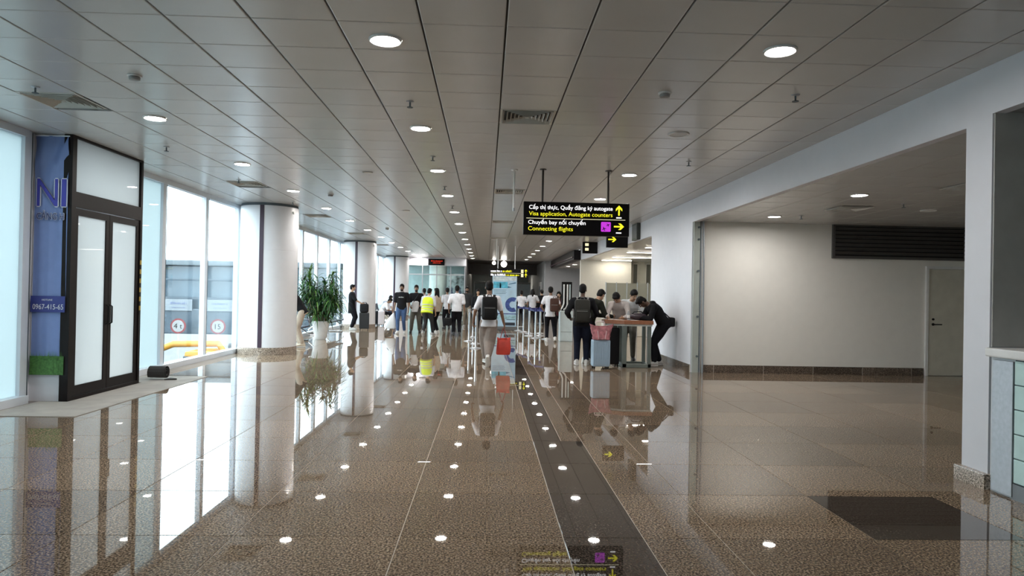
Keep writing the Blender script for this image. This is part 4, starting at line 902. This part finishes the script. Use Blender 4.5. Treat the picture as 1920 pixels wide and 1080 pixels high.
    if hair == 'long':
        for s in (-1, 1): hr.cap(hx(s*.062, -.02, .02), hx(s*.085, -.01, -.20), .034, .028)
        hr.cap(hx(0, -.07, 0), hx(0, -.09, -.22), .06, .05)
    if hair == 'scarf':
        hr.ell(hx(0, -.015, 0), (.088, .092, .125), Rh, 18, 12); hr.cap(hx(0, 0, -.12), chest + Z2*.08 + Y2*.03, .075, .12)
    if hr.v:
        hm = remeshed(hr, .011 if vox < .016 else .014, 3)
        o3 = put('hair' if hair != 'scarf' else 'headscarf', hm, hairM, root); hm.polygons.foreach_set('use_smooth', [True]*len(hm.polygons))
    # --- face details
    dkM = mat('eye_dark', (.01, .008, .007), .2); wM = mat('eye_white', (.7, .68, .65), .3)
    for s in (-1, 1):
        e = MB().ell(hx(s*.030, .072, .004), (.014, .008, .0075), Rh, 8, 6).build('eye', wM, root, smooth=True); MB().ell(hx(s*.030, .0785, .004), (.0065, .003, .0065), Rh, 8, 6).build('pupil', dkM, e, smooth=True)
        MB().ell(hx(s*.030, .079, .024), (.020, .005, .005), Rh, 8, 6).build('eyebrow', hairM, root, smooth=True)
    MB().ell(hx(0, .080, -.062), (.022, .006, .006), Rh, 8, 6).build('mouth', mat('lips', (.25, .09, .075), .5), root, smooth=True)
    if beard:
        bd = MB(); bd.ell(hx(0, .022, -.086), (.056, .060, .040), Rh, 14, 10); bd.ell(hx(0, .082, -.046), (.026, .008, .008), Rh, 8, 6); bd.build('beard', hairM, root, smooth=True)
    if collar: MB().tube([neck + (X2*math.cos(a)*.064 + Y2*math.sin(a)*.062) + Z2*.012 for a in [2*math.pi*i/14 for i in range(15)]], .012, 6).build('collar', collar, root, smooth=True)
    if k != 1:
        root.scale = (k, k, k)
    W_ = Matrix.Translation(loc) @ Matrix.Rotation(R(face), 4, 'Z') @ Matrix.Diagonal((k, k, k, 1))
    Cm = Matrix((X2, Y2, Z2)).transposed().to_4x4(); Cm.translation = chest
    return root, W_ @ Cm, W_
def at_frame(name, label, cat, M_):
    o = bpy.data.objects.new(name, None); COL.objects.link(o); o.empty_display_size = .1; tag(o, label, cat); o.matrix_world = M_; return o
def backpack(label, M_, mt, dy=-.115, s=1.0, strap=None, one=False, dz=0, dx=0):
    b = at_frame('backpack', label, 'backpack', M_ @ Matrix.Translation((dx, dy, dz))); strap = strap or mt
    V = MB(); y0 = -.085*s
    V.cbox((0, y0, -.07), (.29*s, .16*s, .44*s), .055); V.build('pack_body', mt, b, smooth=True)
    MB().cbox((0, y0-.095*s, -.16), (.23*s, .06*s, .22*s), .025).build('front_pocket', mt, b, smooth=True)
    MB().box(-.10*s, .10*s, y0-.129*s, y0-.124*s, -.075, -.068).build('zip', greyP, b)
    MB().tube([(-.04, -.02, .14*s), (-.035, -.04, .19*s), (.035, -.04, .19*s), (.04, -.02, .14*s)], .010, 6).build('carry_handle', strap, b, smooth=True)
    for sd in ((1,) if one else (-1, 1)):
        x = sd*.105; p = [(x*.8, -.01, .13), (x, .04, .195), (x*1.02, .12, .215), (x*1.1, .225, .15), (x*1.2, .262, .02), (x*1.45, .22, -.12), (x*1.5, .10, -.19), (x*1.25, -.01, -.23)]
        q = MB(); pts = [Vector(t) for t in p]; VV = []; F = []
        for i, t in enumerate(pts): VV += [t + Vector((-.026, 0, 0)), t + Vector((.026, 0, 0)), t + Vector((.026, .012, .006)), t + Vector((-.026, .012, .006))]
        for i in range(len(pts)-1):
            for e in range(4): F.append((i*4+e, i*4+(e+1) % 4, i*4+4+(e+1) % 4, i*4+4+e))
        q.add(VV, F).build('shoulder_strap', strap, b)
    return b
whiteT = cloth('white', (.72, .72, .76)); blackT = cloth('black', (.012, .012, .014)); greyT = cloth('grey', (.34, .34, .35)); greyL = cloth('light_grey', (.50, .52, .53)); blackTr = cloth('black_trouser', (.010, .010, .013)); navyTr = cloth('navy_trouser', (.012, .015, .028))
jean = cloth('blue_jean', (.055, .095, .19)); khaki = cloth('khaki', (.22, .19, .15)); olive = cloth('olive_grey', (.10, .095, .08)); beige = cloth('beige', (.42, .35, .28)); taupe = cloth('taupe', (.25, .205, .18)); darkOl = cloth('dark_olive', (.016, .017, .013)); maroon = cloth('maroon', (.06, .016, .018)); charc = cloth('charcoal', (.035, .035, .037)); paleGr = cloth('pale_grey_shirt', (.55, .55, .58))
wSh = mat('white_shoe', (.62, .61, .59), .5); kSh = mat('black_shoe', (.015, .015, .016), .4); gSh = mat('grey_shoe', (.3, .29, .28), .5)
bpB = mat('backpack_black', (.007, .007, .008), .6, bump=.2, spec=.2); bpG = mat('backpack_grey', (.032, .031, .027), .7, bump=.2, spec=.2); bpBr = mat('backpack_brown', (.065, .032, .024), .7, bump=.2, spec=.2); bpW = mat('backpack_pale', (.42, .43, .48), .6, bump=.2)
NEAR, FAR = .013, .019
# 1 walking man with backpack and red bag
r, C, W_ = person('man in white tee and wide taupe trousers walking away with a black backpack', (.06, 14.0, 0), 3, 1.74, 'brown', whiteT, taupe, wSh, sleeve=.75, lean=4, wide=1.75, hem=.14, vox=NEAR, head=(0, 4),
    rf=(-.02, -.28, .19), rfp=55, lf=(-.03, .34, .085), rh=(.32, .06, .83), lh=(-.31, .06, .87), curl=60)
backpack('black backpack worn by the man walking with a red bag', C, bpB, s=1.06)
rbM = mat('red_bag_fabric', (.60, .055, .035), .6, var=.2, bump=.3)
hp = W_ @ Vector((.31, .08, .77))
rb = thing('red_bag', 'bright red bag hanging from the walking man\'s right hand', 'bag', (hp.x, hp.y, hp.z-.56))
q = MB(); Vv = []; F = []; n_ = 20
for j, (z, hw, hd) in enumerate(((0, .13, .05), (.02, .145, .06), (.14, .14, .06), (.27, .125, .045), (.33, .13, .015))):
    for i in range(n_): a = 2*math.pi*i/n_; Vv.append((hw*math.copysign(abs(math.cos(a))**.6, math.cos(a)) + (.02 if i % 3 == 0 else 0)*(j > 1), hd*math.copysign(abs(math.sin(a))**.7, math.sin(a)), z + (.03*math.cos(2*a) if j == 4 else 0)))
for j in range(4):
    for i in range(n_): i2 = (i+1) % n_; F.append((j*n_+i, j*n_+i2, (j+1)*n_+i2, (j+1)*n_+i))
F += [tuple(reversed(range(n_))), tuple(4*n_+i for i in range(n_))]
q.add(Vv, F).build('sack', rbM, rb, smooth=True)
for y in (-.02, .02): MB().tube([(-.07, y, .31), (-.02, y*.6, .50), (0, 0, .57), (.02, y*.6, .50), (.07, y, .31)], .008, 6).build('handle', mat('red_strap', (.42, .07, .07), .6), rb, smooth=True)
# 2 group at the table
r, C, W_ = person('man in black hooded top with a dark grey backpack standing beside the blue suitcase', (2.03, 14.35, 0), -8, 1.72, 'dark', blackT, navyTr, wSh, sleeve=1.9, vox=NEAR, build=1.12, head=(-6, 6), hood=True, rh=(.26, .28, 1.02), lh=(-.27, .16, 1.0), wide=1.1)
backpack('dark grey backpack worn by the man beside the blue suitcase', C, bpG, s=1.1, dy=-.13, strap=mat('strap_grey', (.10, .10, .095), .6))
person('man in dark olive jacket leaning over the left end of the table', (2.22, 14.78, 0), -66, 1.72, 'tan', darkOl, blackTr, wSh, sleeve=1.9, lean=22, bend=14, vox=NEAR, head=(20, 34), build=1.08, rh=(.20, .50, 1.02), lh=(-.16, .55, 1.02))
person('person in patterned pale top with head bowed low over the table', (2.96, 14.98, 0), 158, 1.70, 'tan', cloth('pale_pattern', (.50, .45, .43)), olive, gSh, sleeve=1.85, lean=20, bend=16, vox=NEAR, head=(-10, 58), rh=(.16, .58, 1.02), lh=(-.18, .55, 1.02), hair='short')
person('man in light grey tee tilting his head while writing behind the table', (3.24, 15.38, 0), 168, 1.74, 'tan', greyL, olive, kSh, sleeve=.7, lean=24, bend=12, side=-8, vox=NEAR, head=(24, 34), rh=(.16, .50, 1.03), lh=(-.24, .46, 1.03))
r, C, W_ = person('person dressed in black bent far over the right end of the table', (3.66, 14.40, 0), 92, 1.74, 'dark', blackT, blackTr, wSh, sleeve=1.9, lean=32, bend=20, vox=NEAR, head=(0, 66), build=1.12, pelvis=(0, -.12, .90), rh=(.12, .50, 1.03), lh=(-.18, .48, 1.03), hood=True, lf=(-.12, .10, .085), rf=(.12, -.08, .085), wide=1.15)
sb = at_frame('cross_body_bag', 'black pouch worn at the hip of the person bent over the table', 'bag', W_ @ Matrix.Translation((.0, -.28, .93))); MB().cbox((0, 0, 0), (.24, .12, .2), .04).build('pouch', blackL, sb, smooth=True); MB().tube([(-.1, .05, .08), (-.15, .2, .2)], .012, 6).build('strap', blackL, sb)
# 3 right background
r, C, W_ = person('man in white tee and black trousers with a brown backpack on his right shoulder', (2.0, 21.2, 0), -4, 1.72, 'brown', whiteT, blackTr, wSh, sleeve=.6, hem=.14, vox=.016, lf=(-.10, -.02, .085), rf=(.16, -.16, .12), rfp=20, lh=(-.24, .2, 1.0), rh=(.30, .22, 1.0))
backpack('brown backpack slung on the right shoulder of the man in white tee', C, bpBr, one=True, dx=.12, s=.95)
person('woman with long dark hair and maroon top facing the camera beside the kiosk', (2.42, 22.7, 0), 165, 1.58, 'fair', maroon, blackTr, wSh, sleeve=1.6, vox=.016, hair='long', head=(0, 4), build=.92, rh=(.2, .3, 1.0), lh=(-.2, .28, 1.0))
person('distant man in white shirt queuing left of the person in a cap', (1.62, 31.5, 0), 4, 1.62, 'brown', whiteT, blackTr, kSh, vox=FAR, sleeve=.7, rh=(.25, .2, 1.05), lh=(-.25, .2, 1.05), build=1.08)
person('distant person in pale shirt and black cap at the booth', (2.12, 31.2, 0), -6, 1.70, 'brown', paleGr, blackTr, kSh, vox=FAR, sleeve=.7, hair='long', rh=(.22, .25, 1.1))
person('distant dark clothed person half hidden behind the poster edge', (1.36, 33.5, 0), 170, 1.66, 'tan', charc, blackTr, kSh, vox=FAR, sleeve=1.8)
person('distant dark haired person in black right of the person with a cap', (2.62, 32.2, 0), 20, 1.68, 'tan', blackT, blackTr, kSh, vox=FAR, sleeve=1.8)
person('person with dark hair and black clothes half hidden behind the walking man', (-.32, 26.5, 0), 178, 1.62, 'tan', blackT, blackTr, kSh, vox=FAR, sleeve=1.7, hair='long')
# 4 centre left
r, C, W_ = person('man in white short sleeved shirt and black trousers standing with his back turned', (-1.0, 23.4, 0), 4, 1.72, 'brown', whiteT, blackTr, kSh, sleeve=.85, vox=.016, build=1.1, hem=.10, wide=1.12, lh=(-.27, .02, .86), collar=whiteT)
hp = W_ @ Vector((-.28, .02, .76)); b = thing('hand_bag', 'black bag hanging from the left hand of the man in white shirt', 'bag', (hp.x-.02, hp.y, hp.z-.42)); MB().cbox((0, 0, .13), (.26, .12, .26), .04).build('bag_body', blackL, b, smooth=True); MB().tube([(-.06, 0, .25), (0, 0, .43), (.06, 0, .25)], .01, 6).build('handle', blackL, b)
person('man in pale shirt partly hidden left of the white shirted man', (-1.55, 27.2, 0), 20, 1.66, 'brown', paleGr, blackTr, kSh, vox=FAR, sleeve=.8)
person('bearded man in dark jacket and khaki trousers facing the camera by the dark wall', (-.82, 29.0, 0), 178, 1.74, 'brown', charc, khaki, gSh, vox=FAR, sleeve=1.7, beard=True)
r, C, W_ = person('airport worker in a bright yellow safety vest walking away', (-1.95, 22.9, 0), -14, 1.62, 'tan', paleGr, charc, gSh, sleeve=.9, lean=9, bend=6, vox=.016, build=1.1, rf=(.12, .26, .085), lf=(-.10, -.20, .15), lfp=35, head=(-15, 12), hem=.06)
hv = mat('hi_vis_yellow', (.62, .74, .02), .7, var=.1, bump=.2); rf_ = mat('reflective_band', (.45, .47, .32), .35)
q = MB(); Xa, Ya, Za = Vector((1, 0, 0)), Vector((0, 1, 0)), Vector((0, 0, 1))
q.loft([(Vector((0, -.03, -.42)), Xa, Ya, .215, .165), (Vector((0, -.02, -.28)), Xa, Ya, .205, .150), (Vector((0, 0, -.10)), Xa, Ya, .202, .143), (Vector((0, 0, .06)), Xa, Ya, .207, .138), (Vector((0, 0, .13)), Xa, Ya, .188, .118), (Vector((0, 0, .185)), Xa, Ya, .125, .088)], 22); vs = q.build('safety_vest', hv, r, smooth=True); vs['label'] = 'bright yellow vest with reflective bands'; vs.matrix_local = W_.inverted() @ C
for z, a_, b__ in ((-.34, .217, .162), (-.24, .210, .155), (-.14, .207, .150)): MB().loft([(Vector((0, -.02, z-.02)), Xa, Ya, a_, b__), (Vector((0, -.02, z+.02)), Xa, Ya, a_, b__)], 22).build('reflective_band', rf_, vs)
person('woman with long black hair in pale beige top beside the worker in yellow', (-1.75, 24.3, 0), 60, 1.62, 'fair', beige, blackTr, wSh, vox=FAR, sleeve=1.5, hair='long')
r, C, W_ = person('distant man in white top with a dark backpack behind the two men in black', (-2.55, 28.2, 0), 10, 1.62, 'brown', whiteT, blackTr, kSh, vox=FAR)
backpack('dark backpack on the distant man in white top', C, bpB)
r, C, W_ = person('man in printed black tee, blue jeans and white sneakers facing the camera', (-2.95, 24.0, 0), 176, 1.74, 'brown', blackT, jean, wSh, sleeve=.85, vox=.016, build=1.06, beard=True, rf=(.09, .16, .085), lf=(-.10, -.06, .085), collar=mat('grey_collar', (.35, .35, .36), .8), rh=(.25, .05, .80))
pr = dashes(r, -.085, .085, .02, .035, mat('print_white', (.6, .6, .6), .7), 0, 9); pr.name = 'chest_print'; pr['label'] = 'white print on the chest'
pr.matrix_local = W_.inverted() @ C @ Matrix.Translation((0, .130, 0)) @ Matrix.Rotation(math.pi, 4, 'Z')
hp = W_ @ Vector((.25, .06, .72)); b = thing('carrier_bag', 'white plastic carrier bag in the hand of the man in jeans', 'bag', (hp.x-.10, hp.y, hp.z-.56))
q = MB(); q.loft([(Vector((0, 0, .0)), Xa, Ya, .15, .07), (Vector((0, 0, .05)), Xa, Ya, .20, .10), (Vector((0, 0, .25)), Xa, Ya, .18, .09), (Vector((.04, 0, .40)), Xa, Ya, .10, .05), (Vector((.09, 0, .55)), Xa, Ya, .02, .015)], 14); q.build('sack', mat('white_polythene', (.75, .75, .76), .4, bump=.4), b, smooth=True)
MB().tube([(.09, .0, .54), (.10, .0, .60)], .012, 6).build('knot', MATS['white_polythene'], b)
r, C, W_ = person('man in plain black tee and grey green trousers with a pale jacket over his arm', (-2.50, 24.5, 0), 184, 1.72, 'brown', blackT, olive, kSh, sleeve=.85, vox=.016, build=1.06, beard=True, rf=(.16, .14, .085), lf=(-.13, -.05, .085), rh=(.20, .26, .95), lh=(-.2, .22, 1.0), wide=1.15)
j = at_frame('folded_jacket', 'pale jacket and white papers held against the waist of the second man in black tee', 'jacket', W_ @ Matrix.Translation((.04, .25, .98))); q = MB(); q.loft([(Vector((0, 0, -.22)), Xa, Ya, .10, .035), (Vector((0, 0, -.05)), Xa, Ya, .15, .05), (Vector((-.02, 0, .12)), Xa, Ya, .13, .05), (Vector((-.02, -.02, .16)), Xa, Ya, .08, .02)], 14); q.build('cloth', mat('pale_jacket', (.60, .61, .63), .8, bump=.3), j, smooth=True); MB().tube([(-.14, .02, .42), (.0, .03, .2), (.12, .02, -.02)], .016, 6).build('strap', blackL, j)
# 5 left side
person('man in black standing in profile with one hand on a dark suitcase', (-5.02, 25.75, 0), -82, 1.70, 'tan', blackT, blackTr, wSh, sleeve=.9, vox=.016, build=1.12, wide=1.35, hem=.30, rh=(.18, .38, 1.0), lh=(-.2, .36, 1.0))
person('man in black tee and beige trousers bending behind the nearest column', (-4.80, 17.75, 0), 100, 1.74, 'tan', blackT, beige, mat('cream_shoe', (.55, .48, .38), .6), sleeve=.9, lean=30, bend=18, vox=.016, head=(0, 55), pelvis=(0, -.08, .925), rh=(.2, .50, .85), lh=(-.2, .48, .85), wide=1.2, rf=(.10, -.02, .085), lf=(-.10, -.10, .085))
r, C, W_ = person('seated traveller with a pale backpack facing the windows', (-4.60, 31.9, 0), -40, 1.66, 'tan', whiteT, jean, gSh, vox=FAR, lean=18, head=(0, 20), pelvis=(0, 0, .56), rf=(.12, .42, .085), lf=(-.12, .40, .085))
backpack('pale grey backpack worn by the seated traveller', C, bpW)
person('traveller in white seated on the far bench leaning forward', (-4.58, 30.5, 0), -75, 1.66, 'brown', whiteT, blackTr, kSh, vox=FAR, sleeve=.8, lean=28, bend=14, head=(0, 40), pelvis=(0, -.08, .55), rf=(.12, .40, .085), lf=(-.12, .42, .085), rh=(.18, .42, .62), lh=(-.18, .42, .62))
